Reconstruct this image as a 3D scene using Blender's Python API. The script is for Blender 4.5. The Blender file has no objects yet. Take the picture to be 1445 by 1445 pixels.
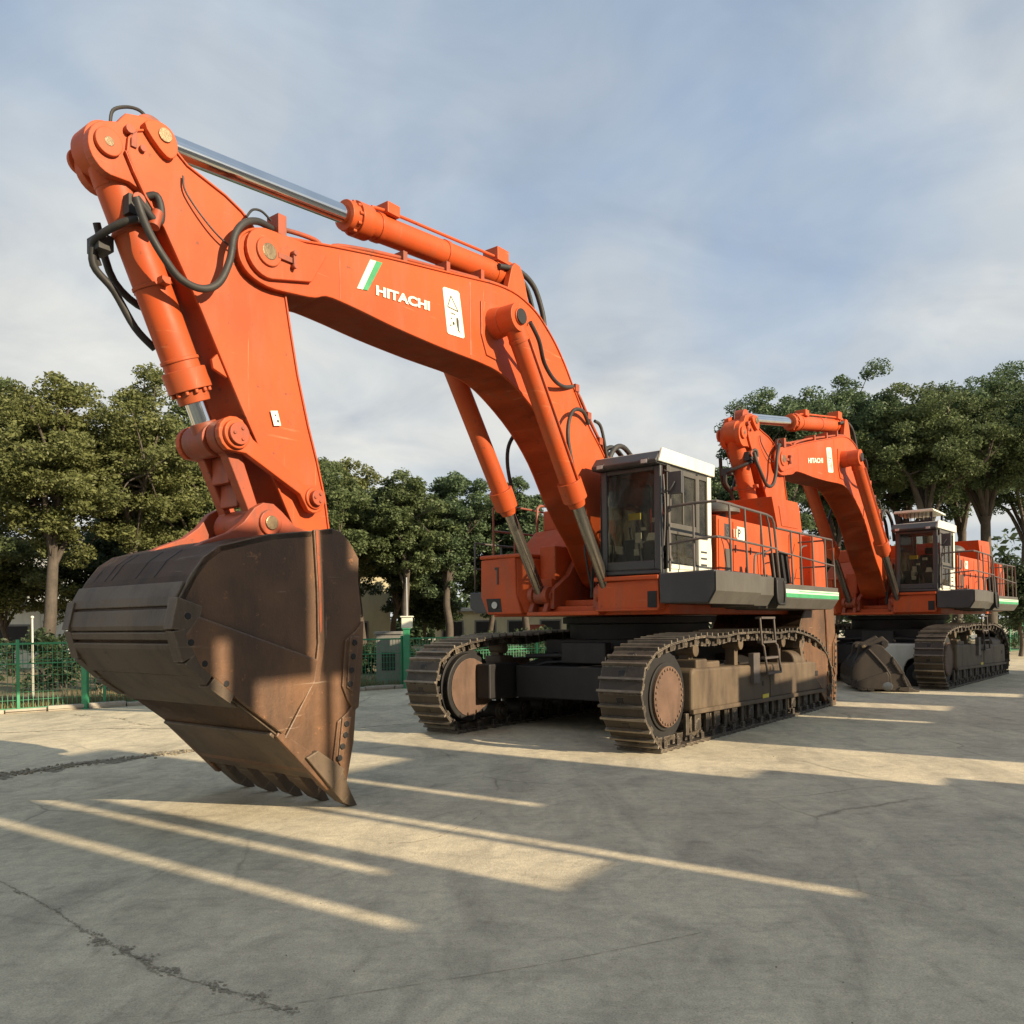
import bpy, bmesh, math, random
import numpy as np
from mathutils import Vector, Matrix

random.seed(7)
SC = bpy.context.scene
COL = SC.collection
H_EYE = 2.1
# ------------------------------------------------------------------ materials
def _nt(name):
    m = bpy.data.materials.new(name); m.use_nodes = True
    nt = m.node_tree; nt.nodes.clear()
    out = nt.nodes.new('ShaderNodeOutputMaterial')
    return m, nt, out
def N(nt, kind, **kw):
    n = nt.nodes.new(kind)
    for k, v in kw.items():
        if k.startswith('i_'):
            n.inputs[k[2:].replace('_', ' ')].default_value = v
        else:
            setattr(n, k, v)
    return n
def ramp(nt, src, stops):
    r = nt.nodes.new('ShaderNodeValToRGB')
    e = r.color_ramp.elements
    while len(e) < len(stops): e.new(0.5)
    for k, (p, c) in enumerate(stops):
        e[k].position = p; e[k].color = c if len(c) == 4 else (*c, 1)
    nt.links.new(src, r.inputs[0]); return r
def mixc(nt, fac, a, b, mode='MIX'):
    m = nt.nodes.new('ShaderNodeMix'); m.data_type = 'RGBA'; m.blend_type = mode
    for sock, v in ((m.inputs[0], fac), (m.inputs[6], a), (m.inputs[7], b)):
        if hasattr(v, 'is_output'): nt.links.new(v, sock)
        elif isinstance(v, (int, float)): sock.default_value = v
        else: sock.default_value = (*v, 1) if len(v) == 3 else v
    return m.outputs[2]
def noise(nt, scale, detail=4, rough=.55, stretch=None, coord='Object', dist=0):
    tc = nt.nodes.new('ShaderNodeTexCoord'); src = tc.outputs[coord]
    if stretch:
        mp = nt.nodes.new('ShaderNodeMapping'); mp.inputs['Scale'].default_value = stretch
        nt.links.new(src, mp.inputs[0]); src = mp.outputs[0]
    n = nt.nodes.new('ShaderNodeTexNoise')
    n.inputs['Scale'].default_value = scale; n.inputs['Detail'].default_value = detail
    n.inputs['Roughness'].default_value = rough; n.inputs['Distortion'].default_value = dist
    nt.links.new(src, n.inputs['Vector']); return n.outputs['Fac']
def edge_mask(nt, radius=.025):
    b = nt.nodes.new('ShaderNodeBevel'); b.samples = 4; b.inputs['Radius'].default_value = radius
    g = nt.nodes.new('ShaderNodeNewGeometry')
    d = nt.nodes.new('ShaderNodeVectorMath'); d.operation = 'DOT_PRODUCT'
    nt.links.new(b.outputs[0], d.inputs[0]); nt.links.new(g.outputs['Normal'], d.inputs[1])
    r = ramp(nt, d.outputs['Value'], [(.80, (1, 1, 1)), (.985, (0, 0, 0))]); return r.outputs[0]
def mul(nt, a, b, op='MULTIPLY'):
    m = nt.nodes.new('ShaderNodeMath'); m.operation = op; m.use_clamp = True
    for s, v in ((m.inputs[0], a), (m.inputs[1], b)):
        if hasattr(v, 'is_output'): nt.links.new(v, s)
        else: s.default_value = v
    return m.outputs[0]
def surf(name, col, col2, rough=.5, metal=0., scale=1.2, dirt=None, dirt_amt=.5, wear=None, wear_amt=.0,
         bump=.0, bscale=40, spec=.5, rough_var=.15, speck=None, scratch=None, island=0.):
    """painted / metal surface: broad tone change, vertical grime, edge wear, fine bump"""
    m, nt, out = _nt(name)
    p = nt.nodes.new('ShaderNodeBsdfPrincipled'); nt.links.new(p.outputs[0], out.inputs[0])
    f = ramp(nt, noise(nt, scale, 5, .6), [(.35, (0, 0, 0)), (.65, (1, 1, 1))]).outputs[0]
    c = mixc(nt, f, col, col2)
    if dirt:
        a = ramp(nt, noise(nt, 3.2, 6, .65, stretch=(1, 1, .25)), [(.48, (0, 0, 0)), (.72, (1, 1, 1))]).outputs[0]
        c = mixc(nt, mul(nt, a, dirt_amt), c, dirt)
    if scratch:      # long fine scuffs in two directions, and dull dusty patches
        for st, off in (((.5, 1, 11), .0), ((9, 1, .7), .02)):
            a = ramp(nt, noise(nt, 1.6, 5, .6, stretch=st, dist=.25), [(.655 + off, (0, 0, 0)), (.70 + off, (1, 1, 1))]).outputs[0]
            c = mixc(nt, mul(nt, a, scratch[1]), c, scratch[0])
    if speck:
        a = ramp(nt, noise(nt, 9, 8, .75), [(.615, (0, 0, 0)), (.65, (1, 1, 1))]).outputs[0]
        c = mixc(nt, mul(nt, a, speck[1]), c, speck[0])
    if wear:
        e = edge_mask(nt)
        a = ramp(nt, noise(nt, 14, 5, .7), [(.38, (0, 0, 0)), (.58, (1, 1, 1))]).outputs[0]
        c = mixc(nt, mul(nt, mul(nt, e, a), wear_amt), c, wear)
    if island:       # every loose piece has its own tone
        g = N(nt, 'ShaderNodeNewGeometry'); lo, hi = 1 - island, 1 + island
        c = mixc(nt, 1., c, ramp(nt, g.outputs['Random Per Island'], [(0, (lo, lo, lo)), (1, (hi, hi, hi * .95))]).outputs[0], 'MULTIPLY')
    nt.links.new(c, p.inputs['Base Color'])
    rn = noise(nt, scale * 4, 4, .6)
    mr = nt.nodes.new('ShaderNodeMapRange'); nt.links.new(rn, mr.inputs[0])
    mr.inputs[3].default_value = max(.03, rough - rough_var); mr.inputs[4].default_value = min(1, rough + rough_var)
    nt.links.new(mr.outputs[0], p.inputs['Roughness'])
    p.inputs['Metallic'].default_value = metal; p.inputs['Specular IOR Level'].default_value = spec
    if bump:
        b = nt.nodes.new('ShaderNodeBump'); b.inputs['Strength'].default_value = bump; b.inputs['Distance'].default_value = .01
        nt.links.new(noise(nt, bscale, 5, .65), b.inputs['Height']); nt.links.new(b.outputs[0], p.inputs['Normal'])
    return m
M = {}
M['orange'] = surf('orange_paint', (.57, .092, .019), (.43, .068, .016), .50, 0, .6, dirt=(.30, .105, .050), dirt_amt=.60,
                   wear=(.26, .080, .040), wear_amt=.55, bump=.04, bscale=25, speck=((.17, .060, .030), .85), spec=.3, scratch=((.58, .19, .085), .6), rough_var=.2)
M['orange_dirty'] = surf('grimy_orange_paint', (.42, .072, .018), (.32, .060, .020), .55, 0, 1.5, dirt=(.11, .060, .040), dirt_amt=.8,
                         wear=(.12, .065, .045), wear_amt=.9, bump=.1, bscale=30, speck=((.10, .05, .035), .8))
M['worn_orange'] = surf('worn_orange_paint', (.40, .085, .025), (.20, .070, .032), .6, 0, 3.0, dirt=(.12, .06, .032), dirt_amt=.9, wear=(.12, .065, .045), wear_amt=.9, bump=.2, bscale=30, speck=((.10, .05, .03), .9))
M['rust'] = surf('worn_bucket_steel', (.105, .055, .028), (.180, .088, .040), .50, .0, 1.3, dirt=(.060, .036, .022), dirt_amt=.75,
                 wear=(.34, .25, .17), wear_amt=.8, bump=.4, bscale=34, speck=((.30, .13, .05), .8), scratch=((.36, .26, .18), .6))
M['shell'] = surf('dusty_shell_steel', (.098, .066, .040), (.135, .094, .058), .6, .1, 1.0, dirt=(.036, .027, .020), dirt_amt=.7,
                  wear=(.34, .27, .19), wear_amt=.75, bump=.35, bscale=24, speck=((.045, .03, .02), .6), scratch=((.24, .18, .12), .3))
M['track'] = surf('muddy_track_steel', (.052, .040, .029), (.082, .064, .046), .6, .2, 2.0, dirt=(.028, .021, .015), dirt_amt=.7,
                  wear=(.40, .34, .28), wear_amt=.85, bump=.4, bscale=30, island=.35, speck=((.15, .11, .07), .6))
M['grouser'] = surf('polished_grouser_steel', (.16, .135, .105), (.23, .195, .155), .5, .4, 6, dirt=(.07, .055, .04), dirt_amt=.6, bump=.2, island=.4)
M['trackframe'] = surf('dusty_brown_track_frame', (.088, .060, .034), (.130, .092, .054), .65, .0, 1.4, dirt=(.045, .030, .019), dirt_amt=.9,
                       wear=(.06, .035, .022), wear_amt=.6, bump=.2, bscale=30)
M['cover'] = surf('rusty_cover_plate', (.105, .058, .036), (.145, .085, .055), .65, 0, 2.5, dirt=(.06, .035, .022), dirt_amt=.8, wear=(.25, .18, .12), wear_amt=.7, bump=.3, bscale=40, speck=((.20, .13, .08), .5))
M['dark'] = surf('dark_greasy_steel', (.012, .011, .010), (.019, .017, .015), .6, .1, 2.0, dirt=(.032, .026, .021), dirt_amt=.4, bump=.1)
M['charcoal'] = surf('charcoal_paint', (.040, .043, .044), (.050, .052, .052), .45, 0, 1.2, dirt=(.12, .11, .095), dirt_amt=.3,
                     wear=(.16, .15, .14), wear_amt=.4, bump=.04)
M['grey'] = surf('grey_deck_paint', (.100, .092, .075), (.078, .072, .058), .55, 0, 1.5, dirt=(.060, .052, .042), dirt_amt=.5,
                 wear=(.12, .09, .07), wear_amt=.5, bump=.06)
M['white'] = surf('cream_white_paint', (.74, .72, .60), (.68, .66, .54), .45, 0, 1.5, dirt=(.40, .36, .26), dirt_amt=.35,
                  wear=(.30, .24, .17), wear_amt=.4, bump=.03)
M['rail'] = surf('weathered_rail_paint', (.085, .075, .068), (.12, .10, .088), .55, .1, 3, dirt=(.16, .11, .075), dirt_amt=.5)
M['red_rail'] = surf('red_oxide_rail_paint', (.30, .085, .045), (.24, .075, .045), .55, 0, 3, dirt=(.14, .08, .05), dirt_amt=.4)
M['rubber'] = surf('black_rubber_hose', (.022, .021, .019), (.034, .031, .026), .6, 0, 4, dirt=(.07, .06, .045), dirt_amt=.5, bump=.15, bscale=60)
M['brass'] = surf('greasy_pin_steel', (.30, .23, .13), (.20, .14, .08), .4, .6, 8, dirt=(.07, .05, .03), dirt_amt=.7, bump=.3, bscale=50)
M['cream'] = surf('cream_sticker', (.80, .78, .62), (.76, .74, .58), .5, 0, 3, dirt=(.55, .45, .30), dirt_amt=.3)
M['black_ink'] = surf('black_print', (.035, .035, .03), (.05, .05, .04), .6)
M['green'] = surf('green_stripe_paint', (.045, .30, .12), (.06, .36, .15), .4, 0, 3, dirt=(.10, .20, .10), dirt_amt=.3)
M['mint'] = surf('pale_mint_stripe_paint', (.60, .75, .58), (.55, .72, .52), .4, 0, 3)
M['yellow'] = surf('yellow_plastic', (.75, .60, .05), (.70, .55, .05), .5)
M['lens'] = surf('lamp_lens', (.55, .55, .50), (.45, .45, .42), .15, .0, 8)
M['seat'] = surf('dark_seat_fabric', (.035, .035, .033), (.05, .048, .044), .8)
M['fence_green'] = surf('green_fence_paint', (.030, .215, .095), (.042, .265, .125), .45, 0, 2, dirt=(.06, .09, .05), dirt_amt=.4)
M['bark'] = surf('tree_bark', (.095, .075, .055), (.060, .048, .036), .85, 0, 3, dirt=(.15, .125, .095), dirt_amt=.5, bump=.5, bscale=22)
M['palebark'] = surf('bleached_bark', (.34, .28, .20), (.26, .21, .15), .8, 0, 3, bump=.3)
M['cement'] = surf('grey_render', (.24, .23, .20), (.19, .18, .16), .8, 0, 1.5, dirt=(.12, .11, .09), dirt_amt=.5, bump=.15)
M['cream_wall'] = surf('cream_wall_render', (.62, .56, .36), (.56, .50, .32), .8, 0, .8, dirt=(.40, .35, .24), dirt_amt=.4)
M['roof_tin'] = surf('pale_roof_sheet', (.42, .43, .42), (.36, .37, .36), .5, .2, 1.0)
M['tyre'] = surf('tyre_rubber', (.018, .018, .017), (.026, .025, .023), .75)
M['stone'] = surf('pale_stone', (.42, .38, .30), (.34, .30, .24), .8, 0, 6, bump=.4, bscale=20)
M['brick'] = surf('red_brick', (.30, .09, .06), (.24, .07, .05), .8, 0, 6)
M['chrome'] = surf('polished_chrome_rod', (.78, .78, .76), (.70, .70, .69), .10, 1.0, 3, rough_var=.06)
M['oilrod'] = surf('oily_cylinder_rod', (.34, .31, .26), (.26, .235, .20), .24, .9, 3, rough_var=.08)

def glass_mat(name, tint, gl=1.0):
    m, nt, out = _nt(name)
    t = N(nt, 'ShaderNodeBsdfTransparent'); t.inputs[0].default_value = (*tint, 1)
    g = N(nt, 'ShaderNodeBsdfGlossy'); g.inputs[0].default_value = (gl, gl, gl, 1); g.inputs['Roughness'].default_value = .03
    fr = N(nt, 'ShaderNodeFresnel'); fr.inputs[0].default_value = 1.16
    d = N(nt, 'ShaderNodeBsdfDiffuse'); d.inputs[0].default_value = (.30, .28, .23, 1)
    mx = N(nt, 'ShaderNodeMixShader'); mx2 = N(nt, 'ShaderNodeMixShader')
    a = ramp(nt, noise(nt, 3, 5, .6), [(.3, (.01,) * 3), (.8, (.09,) * 3)]).outputs[0]
    nt.links.new(fr.outputs[0], mx.inputs[0]); nt.links.new(t.outputs[0], mx.inputs[1]); nt.links.new(g.outputs[0], mx.inputs[2])
    nt.links.new(a, mx2.inputs[0]); nt.links.new(mx.outputs[0], mx2.inputs[1]); nt.links.new(d.outputs[0], mx2.inputs[2])
    nt.links.new(mx2.outputs[0], out.inputs[0]); return m
M['glass'] = glass_mat('tinted_cab_glass', (.74, .75, .71))

def leaf_mat(name, dark, light, trans=.25):
    m, nt, out = _nt(name)
    g = N(nt, 'ShaderNodeNewGeometry')
    r = ramp(nt, g.outputs['Random Per Island'], [(0, dark), (.6, [(a + b) / 2 for a, b in zip(dark, light)]), (1, light)])
    c = mixc(nt, ramp(nt, noise(nt, .35, 3, .5), [(.35, (0, 0, 0)), (.65, (1, 1, 1))]).outputs[0], r.outputs[0],
             mixc(nt, .5, r.outputs[0], light))
    p = N(nt, 'ShaderNodeBsdfPrincipled'); p.inputs['Roughness'].default_value = .5; p.inputs['Specular IOR Level'].default_value = .3
    t = N(nt, 'ShaderNodeBsdfTranslucent'); mx = N(nt, 'ShaderNodeMixShader'); mx.inputs[0].default_value = trans
    nt.links.new(c, p.inputs['Base Color']); nt.links.new(c, t.inputs[0])
    nt.links.new(p.outputs[0], mx.inputs[1]); nt.links.new(t.outputs[0], mx.inputs[2]); nt.links.new(mx.outputs[0], out.inputs[0])
    return m
M['shade_steel'] = surf('shade_darkened_steel', (.028, .021, .015), (.044, .033, .023), .6, .1, 1.5, dirt=(.06, .042, .027), dirt_amt=.4, bump=.2)  # steel darkened: shade on the loose bucket is put into its colour
M['leaf_olive'] = leaf_mat('olive_leaves', (.066, .080, .027), (.215, .232, .080), .35)
M['leaf_mid'] = leaf_mat('mid_green_leaves', (.052, .071, .028), (.165, .210, .084), .35)
M['leaf_dark'] = leaf_mat('deep_green_leaves', (.048, .072, .035), (.148, .212, .100), .35)
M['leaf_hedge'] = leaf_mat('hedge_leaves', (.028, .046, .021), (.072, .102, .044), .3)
M['dry_grass'] = leaf_mat('dry_grass', (.11, .095, .035), (.27, .21, .10), .1)

# concrete -------------------------------------------------------------------
def concrete():
    m, nt, out = _nt('yard_concrete')
    p = N(nt, 'ShaderNodeBsdfPrincipled'); nt.links.new(p.outputs[0], out.inputs[0])
    big = ramp(nt, noise(nt, .22, 6, .6, dist=.5), [(.32, (.50, .440, .312)), (.5, (.60, .525, .368)), (.7, (.66, .575, .400))]).outputs[0]
    med = ramp(nt, noise(nt, 1.1, 7, .65, stretch=(1, .45, 1), dist=1.2), [(.35, (.66, .66, .67)), (.55, (1, 1, 1)), (.75, (1.16, 1.14, 1.1))]).outputs[0]
    c = mixc(nt, .75, big, med, 'MULTIPLY')
    fine = ramp(nt, noise(nt, 14, 8, .75), [(.3, (.78, .78, .78)), (.6, (1.08, 1.08, 1.08))]).outputs[0]
    c = mixc(nt, .7, c, fine, 'MULTIPLY')
    spk = ramp(nt, noise(nt, 60, 3, .6), [(.30, (.52, .52, .52)), (.44, (1, 1, 1))]).outputs[0]
    c = mixc(nt, .6, c, spk, 'MULTIPLY')
    grit = ramp(nt, noise(nt, 85, 4, .7), [(.36, (.74, .74, .75)), (.5, (1, 1, 1)), (.66, (1.22, 1.21, 1.18))]).outputs[0]
    c = mixc(nt, .8, c, grit, 'MULTIPLY')
    blot = ramp(nt, noise(nt, 3.4, 8, .72, dist=.7), [(.34, (.74, .74, .75)), (.5, (1, 1, 1)), (.68, (1.14, 1.13, 1.1))]).outputs[0]
    c = mixc(nt, .75, c, blot, 'MULTIPLY')
    oil = ramp(nt, noise(nt, .9, 6, .62, dist=.4), [(.665, (1, 1, 1)), (.72, (.66, .66, .66))]).outputs[0]
    c = mixc(nt, .7, c, oil, 'MULTIPLY')
    for rz, thr, amt, tone in ((.35, .60, .35, (.78, .78, .79)), (-.5, .62, .30, (1.14, 1.13, 1.1)), (1.25, .63, .30, (.80, .80, .80))):   # drag marks and broom strokes
        tcs = N(nt, 'ShaderNodeTexCoord'); mps = N(nt, 'ShaderNodeMapping'); mps.inputs['Rotation'].default_value = (0, 0, rz); mps.inputs['Scale'].default_value = (.55, 7, 1)
        nt.links.new(tcs.outputs['Object'], mps.inputs[0]); ns = N(nt, 'ShaderNodeTexNoise'); ns.inputs['Scale'].default_value = 1.3; ns.inputs['Detail'].default_value = 8; ns.inputs['Roughness'].default_value = .7; ns.inputs['Distortion'].default_value = .35
        nt.links.new(mps.outputs[0], ns.inputs['Vector']); rs = ramp(nt, ns.outputs['Fac'], [(thr - .10, (0, 0, 0)), (thr + .06, (1, 1, 1))]).outputs[0]
        c = mixc(nt, mul(nt, rs, amt), c, mixc(nt, 1., c, tone, 'MULTIPLY'))
    # swept brush lines and curved scuffs left by turning tracks
    tc = N(nt, 'ShaderNodeTexCoord')
    mp = N(nt, 'ShaderNodeMapping'); mp.inputs['Location'].default_value = (-9.5, -1.5, 0); nt.links.new(tc.outputs['Object'], mp.inputs[0])
    wv = N(nt, 'ShaderNodeTexWave', wave_type='RINGS', rings_direction='Z'); wv.inputs['Scale'].default_value = 1.3
    wv.inputs['Distortion'].default_value = 6.0; wv.inputs['Detail'].default_value = 5; wv.inputs['Detail Scale'].default_value = 1.2
    nt.links.new(mp.outputs[0], wv.inputs['Vector'])
    sc = ramp(nt, wv.outputs['Fac'], [(.0, (.84, .83, .82)), (.10, (1, 1, 1)), (.92, (1, 1, 1)), (1, (1.10, 1.09, 1.06))]).outputs[0]
    msk = ramp(nt, noise(nt, .8, 6, .7), [(.50, (0, 0, 0)), (.62, (1, 1, 1))]).outputs[0]
    c = mixc(nt, mul(nt, msk, .85), c, mixc(nt, 1., c, sc, 'MULTIPLY'))
    # pale dusty scrapes
    sp = ramp(nt, noise(nt, 1.6, 6, .7, stretch=(.35, 1.6, 1), dist=.8), [(.66, (0, 0, 0)), (.74, (1, 1, 1))]).outputs[0]
    c = mixc(nt, mul(nt, sp, .35), c, (.66, .58, .42))
    # hairline cracks
    vt = N(nt, 'ShaderNodeTexVoronoi', feature='DISTANCE_TO_EDGE'); vt.inputs['Scale'].default_value = .32
    wn = N(nt, 'ShaderNodeTexNoise'); wn.inputs['Scale'].default_value = 1.7; wn.inputs['Detail'].default_value = 6
    nt.links.new(tc.outputs['Object'], wn.inputs['Vector'])
    av = N(nt, 'ShaderNodeMix', data_type='VECTOR'); av.inputs[0].default_value = .16
    nt.links.new(tc.outputs['Object'], av.inputs[4]); nt.links.new(wn.outputs['Color'], av.inputs[5])
    sc1 = N(nt, 'ShaderNodeVectorMath', operation='SCALE'); sc1.inputs['Scale'].default_value = 1.0
    nt.links.new(av.outputs[1], sc1.inputs[0]); nt.links.new(sc1.outputs[0], vt.inputs['Vector'])
    ck = ramp(nt, vt.outputs['Distance'], [(.0, (1, 1, 1)), (.006, (0, 0, 0))]).outputs[0]
    cm = ramp(nt, noise(nt, .35, 2, .5), [(.50, (0, 0, 0)), (.60, (1, 1, 1))]).outputs[0]
    crack = mul(nt, ck, cm)
    c = mixc(nt, mul(nt, crack, .55), c, (.10, .085, .06))
    nt.links.new(c, p.inputs['Base Color'])
    p.inputs['Roughness'].default_value = .8; p.inputs['Specular IOR Level'].default_value = .25
    b = N(nt, 'ShaderNodeBump'); b.inputs['Strength'].default_value = .45; b.inputs['Distance'].default_value = .03
    hsum = mul(nt, noise(nt, 5, 8, .7), mul(nt, noise(nt, 45, 4, .6), .5), 'ADD')
    nt.links.new(hsum, b.inputs['Height']); nt.links.new(b.outputs[0], p.inputs['Normal'])
    return m
M['concrete'] = concrete()
M['crackdark'] = surf('crumbled_crack', (.20, .17, .115), (.30, .255, .175), .9, 0, 9, bump=.6, bscale=30)
M['soil'] = surf('dry_leaf_litter', (.17, .13, .075), (.23, .18, .10), .9, 0, 2.5, dirt=(.07, .07, .035), dirt_amt=.8, bump=.6, bscale=14)

# ------------------------------------------------------------------ mesh builder
class MB:
    def __init__(s): s.v = []; s.f = []; s.m = []; s.sm = []
    def add(s, vs, fs, mat=0, smooth=False):
        o = len(s.v); s.v += [tuple(map(float, p)) for p in vs]
        for f in fs:
            s.f.append([o + k for k in f]); s.m.append(mat); s.sm.append(smooth)
        return s
    def box(s, x0, x1, y0, y1, z0, z1, mat=0):
        vs = [(x, y, z) for x in (x0, x1) for y in (y0, y1) for z in (z0, z1)]
        return s.add(vs, [(0, 1, 3, 2), (4, 6, 7, 5), (0, 4, 5, 1), (2, 3, 7, 6), (0, 2, 6, 4), (1, 5, 7, 3)], mat)
    def hexa(s, b, t, mat=0):   # bottom quad, top quad
        return s.add(list(b) + list(t), [(0, 3, 2, 1), (4, 5, 6, 7), (0, 1, 5, 4), (1, 2, 6, 5), (2, 3, 7, 6), (3, 0, 4, 7)], mat)
    def prism(s, poly, y0, y1, mat=0, axis='y'):
        n = len(poly)
        def P(a, b, t):
            return (a, t, b) if axis == 'y' else ((t, a, b) if axis == 'x' else (a, b, t))
        vs = [P(a, b, y0) for a, b in poly] + [P(a, b, y1) for a, b in poly]
        fs = [list(range(n)), list(range(2 * n - 1, n - 1, -1))]
        fs += [(k, (k + 1) % n, n + (k + 1) % n, n + k) for k in range(n)]
        return s.add(vs, fs, mat)
    def strip(s, poly, t, y0, y1, closed=False, mat=0):   # a plate following a line in x,z, thickness t to the left side
        P = [Vector((a, b)) for a, b in poly]; n = len(P); Q = []
        for k in range(n):
            a = P[k - 1] if (k > 0 or closed) else None
            c = P[(k + 1) % n] if (k < n - 1 or closed) else None
            d = Vector((0, 0))
            if a is not None: d += (P[k] - a).normalized()
            if c is not None: d += (c - P[k]).normalized()
            d.normalize(); Q.append(P[k] + Vector((-d.y, d.x)) * t)
        rng = range(n) if closed else range(n - 1)
        for k in rng:
            j = (k + 1) % n
            b = [(P[k].x, y0, P[k].y), (P[j].x, y0, P[j].y), (P[j].x, y1, P[j].y), (P[k].x, y1, P[k].y)]
            u = [(Q[k].x, y0, Q[k].y), (Q[j].x, y0, Q[j].y), (Q[j].x, y1, Q[j].y), (Q[k].x, y1, Q[k].y)]
            vs = b + u; fs = [(0, 3, 2, 1), (4, 5, 6, 7), (0, 1, 5, 4), (2, 3, 7, 6)]
            if not closed and k == 0: fs.append((3, 0, 4, 7))
            if not closed and k == n - 2: fs.append((1, 2, 6, 5))
            s.add(vs, fs, mat)
        return s
    def cyl(s, p0, p1, r0, r1=None, n=24, mat=0, caps=True):
        p0, p1 = Vector(p0), Vector(p1); r1 = r0 if r1 is None else r1
        d = (p1 - p0).normalized(); a = d.orthogonal().normalized(); b = d.cross(a)
        ring = lambda p, r: [p + (a * math.cos(2 * math.pi * k / n) + b * math.sin(2 * math.pi * k / n)) * r for k in range(n)]
        vs = ring(p0, r0) + ring(p1, r1)
        s.add(vs, [(k, (k + 1) % n, n + (k + 1) % n, n + k) for k in range(n)], mat, True)
        if caps: s.add(ring(p0, r0), [list(range(n))[::-1]], mat); s.add(ring(p1, r1), [list(range(n))], mat)
        return s
    def tube(s, pts, r, n=10, mat=0, smooth=True, caps=True):
        P = [Vector(p) for p in pts]
        if smooth and len(P) > 2:
            Q = []
            for k in range(len(P) - 1):
                a, b, c, d = P[max(k - 1, 0)], P[k], P[k + 1], P[min(k + 2, len(P) - 1)]
                for u in (0, .2, .4, .6, .8):
                    Q.append(.5 * ((2 * b) + (c - a) * u + (2 * a - 5 * b + 4 * c - d) * u * u + (3 * b - a - 3 * c + d) * u ** 3))
            P = Q + [P[-1]]
        rs = r if isinstance(r, (list, tuple)) else None
        m = len(P); vs = []; up = None
        for k in range(m):
            d = (P[min(k + 1, m - 1)] - P[max(k - 1, 0)])
            d = d.normalized() if d.length > 1e-9 else Vector((0, 0, 1))
            if up is None: a = d.orthogonal().normalized()
            else:
                a = up - d * up.dot(d); a = a.normalized() if a.length > 1e-6 else d.orthogonal().normalized()
            up = a; b = d.cross(a)
            rr = (rs[0] + (rs[1] - rs[0]) * k / max(1, m - 1)) if rs else r
            vs += [P[k] + (a * math.cos(2 * math.pi * j / n) + b * math.sin(2 * math.pi * j / n)) * rr for j in range(n)]
        fs = [(k * n + j, k * n + (j + 1) % n, (k + 1) * n + (j + 1) % n, (k + 1) * n + j) for k in range(m - 1) for j in range(n)]
        s.add(vs, fs, mat, True)
        if caps: s.add(vs[:n], [list(range(n))[::-1]], mat); s.add(vs[-n:], [list(range(n))], mat)
        return s
    def ball(s, c, r, n=12, mat=0, sq=(1, 1, 1), half=False):
        vs = []; fs = []; R = n // 2
        lo = R // 2 if half else R
        for i in range(lo + 1):
            th = math.pi * i / R
            for j in range(n):
                ph = 2 * math.pi * j / n
                vs.append((c[0] + r * sq[0] * math.sin(th) * math.cos(ph), c[1] + r * sq[1] * math.sin(th) * math.sin(ph), c[2] + r * sq[2] * math.cos(th)))
        for i in range(lo):
            for j in range(n):
                fs.append((i * n + j, (i + 1) * n + j, (i + 1) * n + (j + 1) % n, i * n + (j + 1) % n))
        return s.add(vs, fs, mat, True)
    def xf(s, fn):
        s.v = [tuple(fn(p)) for p in s.v]; return s
    def build(s, name, mats, parent=None, bevel=0., seg=2):
        me = bpy.data.meshes.new(name); me.from_pydata(s.v, [], s.f)
        mats = mats if isinstance(mats, (list, tuple)) else [mats]
        for m in mats: me.materials.append(M[m] if isinstance(m, str) else m)
        me.polygons.foreach_set('material_index', s.m); me.polygons.foreach_set('use_smooth', s.sm)
        bm = bmesh.new(); bm.from_mesh(me)
        bmesh.ops.remove_doubles(bm, verts=bm.verts, dist=1e-5)
        bmesh.ops.recalc_face_normals(bm, faces=bm.faces); bm.to_mesh(me); bm.free()
        # hard edges where the angle is large keep flat shading crisp on cylinders
        o = bpy.data.objects.new(name, me); COL.objects.link(o)
        if parent: o.parent = parent
        sharp = me.attributes.new('sharp_edge', 'BOOLEAN', 'EDGE')
        bm = bmesh.new(); bm.from_mesh(me)
        vals = [not (len(e.link_faces) == 2 and e.calc_face_angle(0) < math.radians(38)) for e in bm.edges]
        bm.free(); sharp.data.foreach_set('value', vals)
        if bevel:
            b = o.modifiers.new('bevel', 'BEVEL'); b.width = bevel; b.segments = seg; b.limit_method = 'ANGLE'
            b.angle_limit = math.radians(40); b.use_clamp_overlap = True
        return o
def tag(o, label=None, cat=None, group=None, kind=None):
    if label: o['label'] = label
    if cat: o['category'] = cat
    if group: o['group'] = group
    if kind: o['kind'] = kind
    return o
def empty(name, loc, rz=0):
    o = bpy.data.objects.new(name, None); COL.objects.link(o); o.location = loc; o.rotation_euler = (0, 0, rz); o.empty_display_size = .3
    return o
def copy_tree(o, parent=None):
    c = o.copy(); COL.objects.link(c); c.parent = parent
    for ch in list(o.children): copy_tree(ch, c)
    return c
def text_mesh(body, height, width, place, mat, name, parent, bold=.0, extrude=.004):
    """lettering as mesh; place maps (u right, v up, w out) -> machine point"""
    cu = bpy.data.curves.new('t', 'FONT'); cu.body = body; cu.size = 1; cu.offset = bold; cu.extrude = extrude
    to = bpy.data.objects.new('t', cu); COL.objects.link(to)
    dg = bpy.context.evaluated_depsgraph_get(); me = bpy.data.meshes.new_from_object(to.evaluated_get(dg))
    bpy.data.objects.remove(to)
    co = np.array([v.co[:] for v in me.vertices]); mn, mx = co.min(0), co.max(0)
    for v in me.vertices:
        u = (v.co.x - mn[0]) / (mx[0] - mn[0]) * width; w = (v.co.y - mn[1]) / (mx[1] - mn[1]) * height
        v.co = place(u, w, v.co.z + extrude)
    me.name = name; me.materials.clear(); me.materials.append(M[mat])
    o = bpy.data.objects.new(name, me); COL.objects.link(o); o.parent = parent; return o

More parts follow.
